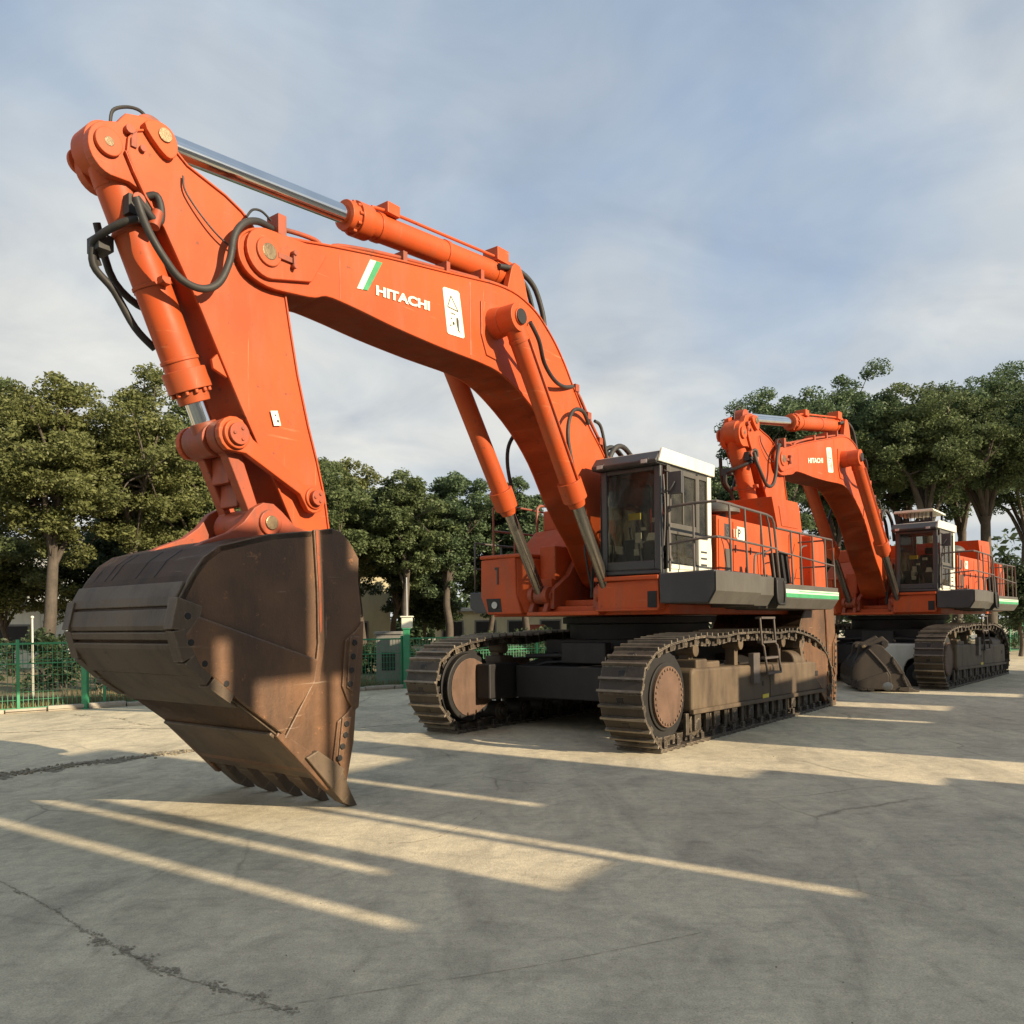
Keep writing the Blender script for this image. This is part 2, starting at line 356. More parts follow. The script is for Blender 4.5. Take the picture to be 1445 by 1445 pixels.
# ------------------------------------------------------------------ excavator
def rot2(p, c, a):
    s, k = math.sin(a), math.cos(a); x, z = p[0] - c[0], p[1] - c[1]
    return (c[0] + x * k - z * s, c[1] + x * s + z * k)

def static_parts(root):
    """undercarriage, tracks, deck, cab: machine frame, x forward, y to the cab side, z up"""
    # ---- undercarriage
    b = MB()
    b.box(-2.6, 2.2, -1.45, 1.45, .62, 1.25); b.box(-1.9, 1.5, -1.2, 1.2, 1.25, 1.75)
    b.cyl((-.2, 0, 1.7), (-.2, 0, 2.06), 1.45, n=40); b.cyl((-.2, 0, 2.06), (-.2, 0, 2.2), 1.6, n=40)
    for sx in (1.2, -1.9):
        for sy in (-1, 1):
            b.hexa([(sx - .5, sy * .9, .55), (sx + .5, sy * .9, .55), (sx + .55, sy * 1.75, .5), (sx - .55, sy * 1.75, .5)],
                   [(sx - .5, sy * .9, 1.5), (sx + .5, sy * .9, 1.5), (sx + .55, sy * 1.75, 1.2), (sx - .55, sy * 1.75, 1.2)])
    b.tube([(1.9, 1.4, 1.42), (1.9, .2, 1.46), (1.9, -1.4, 1.42)], .05); b.tube([(1.95, 1.3, 1.3), (1.95, -.9, 1.3), (2.1, -1.2, .9)], .03)
    b.box(1.75, 1.98, -.5, .5, 1.3, 1.7); b.box(2.2, 2.26, .9, 1.05, .95, 1.2)
    uc = b.build('undercarriage', 'dark', root, .02)
    MB().box(2.262, 2.29, 1.12, 1.26, .86, 1.06).build('reflector_plate', 'cream', uc, .005)
    # ---- tracks
    path = [(3.12, 0), (3.42, .045), (3.70, .17), (3.93, .38), (4.10, .66), (4.18, 1.02), (4.08, 1.36), (3.79, 1.6), (3.19, 1.75), (2.51, 1.82), (1.93, 1.86), (1.5, 1.84),
            (1.13, 1.83), (.7, 1.86), (.28, 1.9), (-.2, 1.88), (-.65, 1.9), (-1.7, 1.86), (-2.69, 1.88), (-3.96, 1.70), (-4.72, 1.44), (-5.22, 1.02), (-5.32, .52), (-5.08, .16), (-4.6, 0)]
    P = [Vector(p) for p in path]; Q = []
    n = len(P)
    for k in range(n):
        a, p, c, d = P[k - 1], P[k], P[(k + 1) % n], P[(k + 2) % n]
        for t in range(8):
            u = t / 8
            if k == n - 1: q = p + (c - p) * u           # straight run on the ground
            else: q = .5 * ((2 * p) + (c - a) * u + (2 * a - 5 * p + 4 * c - d) * u * u + (3 * p - a - 3 * c + d) * u ** 3)
            Q.append(Vector((q.x, max(q.y, 0))))
    seg = [(Q[(k + 1) % len(Q)] - Q[k]).length for k in range(len(Q))]; L = sum(seg); NS = 48; pitch = L / NS
    def at(sd):
        sd %= L; k = 0
        while sd > seg[k]: sd -= seg[k]; k += 1
        return Q[k] + (Q[(k + 1) % len(Q)] - Q[k]) * (sd / seg[k])
    for side in (1, -1):
        y0, y1 = (1.69, 2.46) if side > 0 else (-2.58, -1.81)
        ym = (y0 + y1) / 2
        t = bpy.data.objects.new('track', None); COL.objects.link(t); t.parent = root
        b = MB()
        rr = random.Random(3 + side)
        for k in range(NS):
            a, c = at(k * pitch), at((k + 1) * pitch); d = (c - a).normalized(); nn = Vector((d.y, -d.x))   # outward
            g = .012; a2, c2 = a + d * g, c - d * g; jy = rr.uniform(-.008, .008)
            def slab(p, q, o0, o1, ya, yb, mat=0):
                vs = [(w.x, yy, w.y) for yy in (ya, yb) for w in (p + nn * o0, q + nn * o0, q + nn * o1, p + nn * o1)]
                b.add(vs, [(0, 1, 2, 3), (7, 6, 5, 4), (0, 4, 5, 1), (1, 5, 6, 2), (2, 6, 7, 3), (3, 7, 4, 0)], mat)
            slab(a2, c2, -.055, -.018, y0 + jy, y1 + jy)
            for u in (.02, .50):      # two grouser bars on each shoe
                p = a2 + (c2 - a2) * u; slab(p, p + d * .036, -.02, .034, y0 - .014 + jy, y1 + .014 + jy, 2)
            mid = a2 + (c2 - a2) * .76
            for yy in (ym - .07,):  # mud hole
                slab(mid - d * .045, mid + d * .045, -.02, -.010, yy, yy + .12, 1)
            slab(a2 + d * .02, c2 - d * .02, -.20, -.055, ym - .20, ym - .10); slab(a2 + d * .02, c2 - d * .02, -.20, -.055, ym + .10, ym + .20)
            slab(a2 + d * .10, a2 + d * .20, -.16, -.05, y0 + .05, y0 + .10); slab(a2 + d * .10, a2 + d * .20, -.16, -.05, y1 - .10, y1 - .05)
            b.cyl((a.x - nn.x * .13, ym - .24, a.y - nn.y * .13), (a.x - nn.x * .13, ym + .24, a.y - nn.y * .13), .045, n=10)
        b.build('shoe_chain', ['track', 'dark', 'grouser'], t)
        # drive drum at the front, idler at the rear
        yo = y1 - .10 if side > 0 else y0 + .10; s_ = side
        b = MB(); b.cyl((3.06, ym - .20, .86), (3.06, ym + .20, .86), .74, n=40); b.cyl((3.06, ym - s_ * .1, .86), (3.06, yo - s_ * .05, .86), .56, n=40)
        for k in range(20):
            a = 2 * math.pi * k / 20; c = (3.06 + .74 * math.cos(a), .86 + .74 * math.sin(a))
            b.cyl((c[0], ym - .16, c[1]), (c[0], ym + .16, c[1]), .06, n=8)
        sp = b.build('sprocket', 'dark', t, .01)
        b = MB(); b.cyl((3.06, yo - s_ * .05, .86), (3.06, yo, .86), .50, n=48)
        for k in range(30):
            a = 2 * math.pi * k / 30; c = (3.06 + .455 * math.cos(a), .86 + .455 * math.sin(a))
            b.cyl((c[0], yo, c[1]), (c[0], yo + s_ * .022, c[1]), .025, n=6)
        b.build('final_drive_cover', 'cover', t, .006)
        # inner face of the wheel with its rust coloured plate
        yi = y0 if side > 0 else y1
        b = MB(); b.cyl((3.10, ym, .86), (3.10, yi + s_ * .06, .86), .66, n=40); b.build('inner_wheel_rim', 'dark', t, .02)
        plate = [(3.10 + .56 * math.cos(a), .86 + .56 * math.sin(a)) for a in np.linspace(-1.75, 1.75, 17)] + [(2.35, 1.15), (2.05, .75)]
        MB().prism(plate, yi + s_ * .06, yi + s_ * .045).build('inner_wheel_plate', 'cover', t, .004)
        b = MB(); b.box(2.0, 2.95, *sorted((yi + s_ * .04, yi - s_ * .30)), .62, 1.30); b.build('travel_motor', 'dark', t, .03)
        b = MB(); b.cyl((-4.45, ym - .18, .82), (-4.45, ym + .18, .82), .74, n=36); b.build('idler', 'dark', t, .02)
        # frame
        yf0, yf1 = (y0 + .14, y1 - .06) if side > 0 else (y0 + .06, y1 - .14)
        b = MB(); fo = yf1 if side > 0 else yf0
        prof = [(2.28, .54), (2.28, 1.22), (2.20, 1.28), (-4.62, 1.12), (-4.78, 1.06), (-4.86, .44)]
        b.prism(prof, yf0, yf1)
        fr = b.build('track_frame', 'trackframe', t, .05, 3)
        b = MB(); b.prism([(2.30, .50), (2.30, .58), (-4.88, .45), (-4.88, .37)], *sorted((fo - s_ * .05, fo + s_ * .035))); b.build('frame_flange', 'trackframe', fr, .01)
        MB().box(-1.35, -1.33, *sorted((fo, fo + s_ * .012)), .5, 1.14).build('weld_seam', 'trackframe', fr)
        MB().cyl((-.95, fo, .82), (-.95, fo + s_ * .006, .82), .055, n=14).build('bolt_hole', 'dark', fr)
        MB().prism([(-4.18, .78), (-4.18, .90), (-4.42, .90), (-4.42, .78)], *sorted((fo, fo + s_ * .006))).build('lifting_slot', 'dark', fr)
        if side > 0: MB().box(-1.25, -.92, fo, fo + .006, .52, .60).build('yellow_marker', 'yellow', fr)
        b = MB(); b.box(1.55, 2.0, yf0 + .1, yf1 - .05, 1.2, 1.42); b.box(.9, 1.56, yf0 + .15, yf1 - .1, 1.2, 1.36); b.build('valve_cover', 'trackframe', fr, .03)
        MB().cyl((-4.3, ym + s_ * .05, 1.14), (-2.9, ym + s_ * .05, 1.18), .24, n=20).build('recoil_spring_cover', 'trackframe', fr, .03)
        for x, z in ((1.85, 1.58), (-.15, 1.64), (-2.5, 1.62)):
            b = MB(); b.cyl((x, ym - .15, z), (x, ym + .2, z), .12, n=16); b.box(x - .08, x + .08, ym - .10, ym + .10, 1.1, z); b.build('carrier_roller', 'trackframe', t, .012)
        for k in range(9):
            x = 2.02 - k * .80; z = .30 - .0035 * k
            b = MB(); b.cyl((x, ym - .24, z), (x, ym + .24, z), .20, n=20); b.cyl((x, ym - .30, z), (x, ym + .32, z), .10, n=14)
            b.box(x - .12, x + .12, *sorted((fo - s_ * .14, fo - s_ * .02)), z - .10, .52)
            b.box(x + .26, x + .38, *sorted((fo - s_ * .12, fo - s_ * .06)), .12, .52)
            b.build('roller', 'track', t, .012)
        if side > 0:   # boarding steps hung on the frame
            b = MB(); yl = 2.52
            for x0, x1 in ((-.50, -.86), (-1.24, -1.56)):
                b.tube([(x0, yl, 2.14), (x0 - .10, yl, 1.62), (x0 - .14, yl + .02, 1.58), (x0 - .34, yl + .02, 1.02)], .025, 8, smooth=False)
            for x0, x1, z in ((-.50, -1.24, 2.14), (-.60, -1.30, 1.66), (-.68, -1.40, 1.34), (-.84, -1.58, 1.03)):
                b.box(x1, x0, yl - .10, yl + .04, z - .025, z + .02)
            b.box(-.62, -.30, yl - .16, yl - .05, .86, 1.45)
            b.build('step_ladder', 'rail', fr, .006)
    # ---- revolving deck
    b = MB()
    b.box(-5.0, 2.2, -2.0, 1.95, 2.22, 2.40); b.box(2.2, 2.42, -1.0, .64, 2.22, 2.30)
    b.prism([(1.87, 2.30), (1.87, 2.84), (.64, 2.80), (.64, 2.30)], 1.2, 2.45, axis='x')
    b.box(1.2, 2.52, .60, 1.90, 2.82, 2.90); b.box(2.45, 2.50, .62, 1.88, 2.28, 2.32)
    b.box(-.2, 2.1, -1.0, -.62, 2.4, 2.95); b.box(-.2, 1.9, -.62, .62, 2.4, 2.52)
    deck = b.build('deck', 'orange', root, .018)
    b = MB(); b.box(2.452, 2.462, 1.66, 1.84, 2.34, 2.62); b.box(1.9, 2.3, .66, 1.0, 2.42, 2.83); b.build('deck_recess', 'dark', deck)
    for y in (-.5, .5):
        b = MB(); b.prism([(2.3, 2.35), (2.28, 2.72), (1.75, 3.02), (1.35, 3.5), (.9, 3.62), (.5, 3.35), (.3, 2.4)], y - .06, y + .06); b.cyl((1.0, y - .12, 3.1), (1.0, y + .12, 3.1), .17)
        b.build('boom_bracket', 'orange_dirty', deck, .012)
    for y in (-.75, .78):
        b = MB()
        for dy in (-.17, .17):
            pf = [(2.0, 2.3), (2.0, 2.72)] + [(2.28 + .17 * math.cos(a), 2.62 + .17 * math.sin(a)) for a in np.linspace(1.6, -1.2, 9)] + [(2.42, 2.3)]
            b.prism(pf, y + dy - .05, y + dy + .05)
        b.cyl((2.26, y - .26, 2.60), (2.26, y + .26, 2.60), .085)
        b.build('cylinder_clevis', 'orange_dirty', deck, .012)
    # right front box with its mark
    b = MB()
    f = [(-2.13, 2.62), (-2.12, 3.36), (-1.24, 3.39), (-1.22, 2.65), (-1.10, 2.26), (-1.96, 2.26)]
    x1, x0 = 2.45, -.6
    vs = [(x1, y, z) for y, z in f] + [(x0, y, z) for y, z in f]; k = len(f)
    b.add(vs, [list(range(k)), list(range(2 * k - 1, k - 1, -1))] + [(i, (i + 1) % k, k + (i + 1) % k, k + i) for i in range(k)])
    b.hexa([(2.44, -1.22, 2.27), (2.15, -.95, 2.27), (.2, -.95, 2.27), (.2, -1.22, 2.27)], [(2.44, -1.235, 3.385), (2.15, -.98, 3.36), (.2, -.98, 3.36), (.2, -1.235, 3.385)])
    b.box(-.6, 2.47, -2.14, -1.0, 3.375, 3.45)
    rb = b.build('tool_box', 'orange', root, .03, 3)
    b = MB(); b.box(2.452, 2.462, -1.70, -1.66, 2.86, 3.20); b.box(2.452, 2.462, -1.75, -1.70, 3.15, 3.20); b.build('fleet_number', 'black_ink', rb)
    b = MB(); b.hexa([(2.452, -1.93, 2.31), (2.452, -1.58, 2.31), (2.40, -1.58, 2.31), (2.40, -1.93, 2.31)], [(2.46, -1.98, 2.58), (2.46, -1.62, 2.58), (2.40, -1.62, 2.58), (2.40, -1.98, 2.58)])
    b.cyl((2.45, -1.76, 2.45), (2.475, -1.76, 2.45), .07, n=14, mat=1); b.build('headlamp', ['dark', 'lens'], rb)
    # fuel tank group behind it
    b = MB(); b.hexa([(1.6, -1.9, 3.45), (1.6, -.65, 3.45), (-1.6, -.65, 3.45), (-1.6, -1.9, 3.45)], [(1.15, -1.7, 4.0), (1.15, -.65, 4.05), (-1.5, -.65, 4.05), (-1.5, -1.7, 4.0)])
    b.box(-1.4, 1.0, -1.6, -.62, 4.02, 4.45); b.box(-1.6, 2.0, -.98, -.60, 2.9, 3.6)
    b.hexa([(.9, -1.2, 4.4), (.9, -.66, 4.4), (.5, -.66, 4.4), (.5, -1.2, 4.4)], [(.75, -1.1, 4.7), (.75, -.7, 4.7), (.55, -.7, 4.7), (.55, -1.1, 4.7)])
    b.build('fuel_tank', 'orange', root, .03)
    # right side walkway
    b = MB(); b.prism([(-2.16, 2.30), (-2.16, 2.74), (-2.85, 2.74), (-2.85, 2.42), (-2.7, 2.30)], -3.8, 1.95, axis='x'); b.build('right_walkway', 'charcoal', root, .02)
    b = MB()
    def rl(pts, r=.022): b.tube(pts, r, 8, smooth=False)
    for x, z0 in ((2.3, 3.45), (1.6, 3.45)): rl([(x, -1.9, z0), (x, -1.9, 4.42)])
    b.tube([(2.3, -1.9, 4.38), (2.2, -1.9, 4.45), (1.6, -1.9, 4.50), (.8, -1.9, 4.5), (.2, -1.9, 4.48)], .022, 8); rl([(2.3, -1.9, 3.95), (.2, -1.9, 3.98)])
    b.tube([(1.0, -1.75, 3.5), (1.0, -1.75, 4.4), (.95, -1.75, 4.55), (.8, -1.75, 4.6), (.4, -1.75, 4.6)], .03, 8)
    b.build('right_handrail', 'red_rail', root)
    b = MB()
    for x in (1.8, .9, 0, -.9, -1.8, -2.7, -3.6): b.tube([(x, -2.82, 2.7), (x, -2.82, 3.80)], .02, 8, smooth=False)
    b.tube([(1.8, -2.82, 3.80), (-3.6, -2.82, 3.80)], .022, 8, smooth=False); b.tube([(1.8, -2.82, 3.25), (-3.6, -2.82, 3.25)], .018, 8, smooth=False)
    b.build('walkway_handrail', 'rail', root)
    # engine house, hood, counterweight
    b = MB(); b.box(-4.9, .30, -1.6, 2.0, 2.40, 4.12)
    for x0, x1 in ((.24, -.36), (-.46, -1.05), (-1.12, -1.85), (-1.92, -2.75), (-2.82, -3.6), (-3.66, -4.5)):
        b.box(x1, x0, 2.0, 2.022, 3.06, 4.06)
    b.cyl((-.75, 1.5, 4.1), (-.75, 1.5, 4.28), .12, n=16)
    hs = b.build('engine_house', 'orange', root, .025)
    b = MB(); b.cyl((-.85, 1.55, 4.12), (-.85, 1.55, 4.36), .14, n=20); b.ball((-.85, 1.55, 4.34), .42, 24, sq=(1, 1, .5), half=True); b.cyl((-.85, 1.55, 4.30), (-.85, 1.55, 4.345), .42, n=24); b.build('air_precleaner', 'grey', hs)
    b = MB()
    for x in (-.30, -.52, -1.3, -2.1, -3.2): b.box(x - .02, x + .02, 2.022, 2.045, 3.45, 3.60)
    b.build('door_handles', 'charcoal', hs)
    b = MB(); b.box(-.34, -.02, 2.024, 2.034, 3.06, 3.50); b.build('vent_panel', 'grey', hs)
    # number plate letters on the house
    b = MB(); b.box(-.245, -.01, 2.022, 2.028, 3.70, 3.99); b.build('dark_sticker', 'charcoal', hs)
    b = MB(); b.box(-1.0, -.62, 2.022, 2.028, 3.72, 3.98); b.build('model_plate', 'cream', hs)
    text_mesh('11', .17, .14, lambda u, v, w: (-.445 - u, 2.029 + w, 3.75 + v), 'cream', 'plate_lettering', hs, .01, .002)
    text_mesh('P', .17, .13, lambda u, v, w: (-.66 - u, 2.029 + w, 3.76 + v), 'black_ink', 'plate_lettering', hs, .02, .002)
    text_mesh('S', .17, .13, lambda u, v, w: (-.06 - u, 2.029 + w, 3.76 + v), 'grey', 'sticker_lettering', hs, .01, .002)
    pr = [(-2.55, 4.80), (-4.20, 4.84), (-4.32, 4.74), (-4.52, 4.12), (-2.90, 4.12)]
    b = MB(); b.prism(pr, -1.2, 2.03); b.prism([(-2.95, 4.64), (-4.0, 4.66), (-4.2, 4.22), (-3.12, 4.20)], 2.03, 2.045); b.build('hood', 'orange', root, .05, 3)
    b = MB(); b.prism([(-4.5, 2.3), (-4.5, 4.1), (-5.2, 4.08), (-5.45, 3.8), (-5.5, 2.9), (-5.3, 2.3)], -2.2, 2.3); b.build('counterweight', 'orange', root, .08, 3)
    # ---- cab side catwalk
    b = MB()
    b.prism([(1.92, 2.40), (1.90, 2.92), (2.93, 2.94), (2.93, 2.60), (2.80, 2.39)], .50, 2.50, axis='x')
    b.build('front_step_box', 'charcoal', root, .025)
    b = MB()
    b.prism([(1.9, 2.34), (1.9, 2.90), (2.93, 2.90), (2.93, 2.56), (2.80, 2.36)], -.18, .50, axis='x'); b.prism([(2.94, 2.60), (2.94, 2.92), (2.955, 2.92), (2.955, 2.59), (2.83, 2.375), (2.81, 2.385)], .52, 2.5, axis='x')
    b.prism([(1.9, 2.30), (1.9, 2.80), (2.93, 2.80), (2.93, 2.52), (2.80, 2.32)], -4.22, -.66, axis='x')
    b.prism([(2.0, 2.8), (2.0, 3.02), (2.3, 3.02), (2.3, 2.8)], -2.7, .42, axis='x')
    b.box(-.66, -.18, 1.9, 2.62, 2.32, 2.44); b.box(.5, -4.2, 1.95, 2.03, 2.4, 3.0) if False else None
    cw = b.build('side_catwalk', 'grey', root, .02)
    b = MB(); b.box(-4.225, -.70, 2.93, 2.942, 2.62, 2.70); b.build('pale_stripe', 'mint', cw)
    b = MB(); b.box(-4.225, -.70, 2.93, 2.942, 2.54, 2.62); b.box(-4.225, -1.55, 2.93, 2.944, 2.655, 2.672); b.build('green_stripe', 'green', cw)
    b = MB(); b.box(-.62, -.20, 2.55, 2.97, 2.40, 2.90); b.tube([(-.2, 2.97, 2.85), (-.2, 2.99, 2.45), (-.4, 3.0, 2.40), (-.6, 2.99, 2.45), (-.6, 2.97, 2.85)], .03, 8); b.build('gate_bracket', 'dark', cw, .01)
    b = MB(); rl = lambda pts, r=.020, sm=False: b.tube(pts, r, 8, smooth=sm)
    yR = 2.9
    rl([(2.35, 2.02, 4.06), (2.38, 2.5, 4.08), (2.30, 2.88, 4.09), (2.1, yR, 4.09), (1.2, yR, 4.08), (.1, yR, 4.07), (-.16, yR, 4.04), (-.28, yR, 3.95), (-.32, yR, 3.8), (-.58, yR, 2.80)], .024)
    rl([(2.35, 2.05, 3.42), (2.40, 2.55, 3.47), (2.28, 2.88, 3.50), (2.1, yR, 3.50), (-.42, yR, 3.46)], .02)
    for xt, xb in ((1.82, 1.74), (1.15, 1.02), (.42, .20)):
        rl([(xt, yR, 4.08), (xb, yR, 2.86), (xb + .08, yR, 2.76), (xb + .42, yR, 2.74), (xb + .46, yR, 2.92)])
    rl([(.10, yR, 4.06), (-.02, yR, 3.9), (-.30, yR, 2.9), (-.22, yR, 2.76), (.06, yR, 2.72), (.10, yR, 2.95)])
    rl([(2.38, 2.5, 4.08), (2.36, 2.5, 2.93)]); rl([(2.34, 2.02, 4.06), (2.3, 2.02, 2.95)])
    b.tube([(.6, yR - .05, 2.85), (.58, yR - .05, 3.2), (.5, yR - .05, 3.3), (.1, yR - .05, 3.36), (-.3, yR - .05, 3.45)], .018, 8)
    rl([(-.39, yR, 3.86), (-3.86, yR, 3.88), (-4.02, yR, 3.30), (-4.08, yR, 2.82)], .022); rl([(-.52, yR, 3.42), (-4.02, yR, 3.30)], .018)
    for x in (-1.2, -1.75, -2.52, -3.36): rl([(x, yR, 3.86), (x - .12, yR, 2.80)])
    rl([(-3.86, yR, 3.88), (-4.0, 2.1, 3.88)]);  rl([(-4.02, yR, 3.3), (-4.1, 2.1, 3.3)])
    b.tube([(-2.1, yR - .1, 2.82), (-2.06, yR - .1, 3.4), (-2.14, yR - .1, 3.6), (-2.45, yR - .1, 3.66)], .018, 8)
    b.build('side_handrail', 'rail', root)
    b = MB()
    for dx in (0, -.28): b.hexa([(-1.0 + dx, 2.6, 2.82), (-1.0 + dx, 2.85, 2.82), (-1.12 + dx, 2.85, 2.82), (-1.12 + dx, 2.6, 2.82)], [(-.78 + dx, 2.6, 3.42), (-.78 + dx, 2.85, 3.42), (-.90 + dx, 2.85, 3.42), (-.90 + dx, 2.6, 3.42)])
    b.build('mud_flap', 'dark', root, .008)
    # ---- cab
    X0, X1, Y0, Y1, Z0, Z1 = .44, 2.45, .72, 1.93, 2.92, 4.98
    b = MB()
    b.box(X0, X1, Y0, Y1, Z0, Z0 + .08)
    b.box(X1 - .10, X1, Y0, Y0 + .13, Z0 + .08, 4.80); b.box(X1 - .10, X1, Y1 - .13, Y1, Z0 + .08, 4.80)
    b.box(X1 - .08, X1 - .002, Y0 + .13, Y1 - .13, Z0 + .08, 3.16); b.box(X1 - .08, X1 - .002, Y0 + .13, Y1 - .13, 4.72, 4.80)
    b.box(X0, X0 + .08, Y0, Y1, Z0 + .08, 4.1); b.box(X0, X0 + .1, Y0, Y0 + .1, 4.1, 4.80); b.box(X0, X1 - .10, Y0, Y0 + .05, Z0 + .08, 3.5)
    cab = b.build('cab', 'charcoal', root, .02)
    b = MB(); b.prism([(X1 + .16, 4.80), (X1 + .20, 4.86), (X1 + .04, 5.03), (X0 - .06, 5.0), (X0 - .06, 4.80)], Y0 - .07, Y1 + .02, mat=0); b.build('roof_visor', 'charcoal', cab, .02)
    b = MB(); b.prism([(X1 + .16, 4.83), (X1 + .03, 5.08), (X0 - .08, 5.07), (X0 - .08, 4.84)], Y1 + .02, Y1 + .07); b.box(X0 - .08, X1 - .05, Y0 - .05, Y1 + .02, 5.005, 5.055); b.build('white_roof_band', 'white', cab, .015)
    for y in (Y0 + .10, Y1 - .22):
        b = MB(); b.box(X1 + .06, X1 + .19, y - .07, y + .09, 4.805, 4.90); b.box(X1 + .192, X1 + .20, y - .05, y + .07, 4.82, 4.885, 1); b.build('work_lamp', ['charcoal', 'lens'], cab, .008)
    MB().prism([(Y0 + .13, 3.16), (Y1 - .13, 3.16), (Y1 - .13, 4.62), (Y1 - .25, 4.72), (Y0 + .25, 4.72), (Y0 + .13, 4.62)], X1 - .045, X1 - .039, axis='x').build('windscreen', 'glass', cab)
    b = MB()     # white rear pillar and lower skirt
    b.box(.44, .60, Y1 - .02, Y1 + .03, 3.0, 4.82); b.box(.60, 1.02, Y1 - .015, Y1 + .025, 3.0, 3.62); b.box(1.02, 2.25, Y1 - .015, Y1 + .02, 2.94, 3.02)
    wp = b.build('white_side_panel', 'white', cab, .012)
    b = MB()
    for z in (3.12, 3.24, 3.36): b.box(.66, .92, Y1 + .025, Y1 + .03, z, z + .035)
    b.build('side_vent_slots', 'charcoal', wp)
    b = MB()    # grey door frame
    yd0, yd1 = Y1 - .01, Y1 + .035
    b.box(1.02, 1.12, yd0, yd1, 3.02, 4.78); b.box(2.14, 2.26, yd0, yd1, 3.02, 4.82); b.box(1.12, 2.14, yd0, yd1, 4.70, 4.80); b.box(1.12, 2.14, yd0, yd1, 3.63, 3.82)
    b.box(1.12, 2.14, yd0, yd1, 3.02, 3.10, 1); b.box(1.60, 1.64, yd0 + .01, yd1 - .005, 3.82, 4.70)
    b.prism([(1.12, 3.10), (1.22, 3.10), (1.14, 3.2), (1.14, 3.63), (1.12, 3.63)], yd0, yd1 - .004); b.prism([(2.14, 3.10), (2.0, 3.10), (2.12, 3.25), (2.12, 3.63), (2.14, 3.63)], yd0, yd1 - .004)
    door = b.build('door', ['grey', 'white'], cab, .01)
    b = MB(); b.box(1.12, 2.14, yd0 + .012, yd0 + .018, 3.82, 4.70); b.box(1.12, 2.14, yd0 + .012, yd0 + .018, 3.10, 3.63); b.build('door_window', 'glass', cab)
    b = MB(); b.box(.62, .66, yd0, yd1 - .005, 3.62, 4.80); b.box(.98, 1.02, yd0, yd1 - .005, 3.62, 4.80); b.box(.66, .98, yd0, yd1 - .005, 4.72, 4.80); b.box(.66, .98, yd0, yd1 - .005, 3.62, 3.70); b.build('rear_window_frame', 'grey', cab, .008)
    MB().box(.66, .98, yd0 + .012, yd0 + .018, 3.70, 4.72).build('rear_side_window', 'glass', cab)
    b = MB(); b.box(.6, X1 - .1, Y0 + .02, Y0 + .026, 3.5, 4.80); b.build('inner_side_window', 'glass', cab)
    MB().box(X0 + .03, X0 + .036, Y0 + .1, Y1 - .03, 4.1, 4.8).build('rear_window', 'glass', cab)
    b = MB(); b.tube([(2.36, Y1 + .03, 4.70), (2.36, Y1 + .14, 4.66), (2.36, Y1 + .14, 4.0), (2.36, Y1 + .03, 3.94)], .018, 8, smooth=False); b.tube([(2.44, Y1 + .05, 4.62), (2.44, Y1 + .08, 4.0), (2.44, Y1 + .05, 3.4)], .014, 8); b.build('grab_handle', 'rail', cab)
    b = MB(); b.tube([(2.42, Y1, 4.30), (2.44, Y1 + .16, 4.34), (2.40, Y1 + .24, 4.48)], .014, 8); b.box(2.30, 2.38, Y1 + .10, Y1 + .36, 4.28, 4.66); b.build('mirror', 'charcoal', cab, .02)
    b = MB(); b.box(.80, 1.45, 1.02, 1.62, 3.35, 3.52); b.box(.80, .95, 1.04, 1.60, 3.52, 4.15); b.box(.82, .94, 1.18, 1.46, 4.17, 4.38); b.box(.95, 1.3, 1.15, 1.5, 3.0, 3.35); b.build('seat', 'seat', cab, .05, 3)
    b = MB(); b.box(.9, 1.7, .78, .98, 3.0, 3.62); b.box(1.0, 1.7, 1.66, 1.85, 3.0, 3.62); b.cyl((1.6, .88, 3.62), (1.68, .88, 3.86), .025, n=10); b.cyl((1.6, 1.75, 3.62), (1.68, 1.75, 3.86), .025, n=10)
    b.box(2.18, 2.32, 1.52, 1.76, 3.0, 3.5); b.cyl((1.95, 1.3, 3.0), (2.1, 1.3, 3.5), .02, n=8); b.cyl((2.0, 1.42, 3.0), (2.15, 1.42, 3.5), .02, n=8); b.build('control_console', 'seat', cab, .015)
    b = MB(); b.hexa([(2.28, 1.54, 3.52), (2.28, 1.74, 3.52), (2.16, 1.74, 3.52), (2.16, 1.54, 3.52)], [(2.24, 1.57, 3.66), (2.24, 1.70, 3.66), (2.18, 1.70, 3.66), (2.18, 1.57, 3.66)]); b.build('monitor', 'cream', cab, .01)
    b = MB(); b.box(1.86, 1.89, .98, 1.22, 3.96, 4.08); b.build('yellow_notice', 'yellow', cab)
    b = MB(); b.box(1.70, 1.72, 1.02, 1.14, 3.56, 3.74); b.box(1.72, 1.74, 1.0, 1.13, 3.32, 3.44); b.box(1.66, 1.68, 1.12, 1.22, 3.78, 3.84); b.box(1.5, 1.52, 1.26, 1.4, 3.94, 4.02); b.build('paper_sheets', 'cream', cab)
    # loose hoses between cab and boom, and over the roof
    b = MB(); rr = random.Random(5)
    for k in range(9):
        y = .45 + rr.uniform(-.15, .25); x = 1.8 + rr.uniform(-.3, .5)
        b.tube([(x, y, 2.55), (x + rr.uniform(-.2, .3), y + rr.uniform(-.1, .15), 3.1 + rr.uniform(0, .5)), (x - .2, y - .05, 3.6 + rr.uniform(-.3, .3)), (x - .7, y - .2, 3.3)], .022, 8)
    b.build('hose_bundle', 'rubber', root)

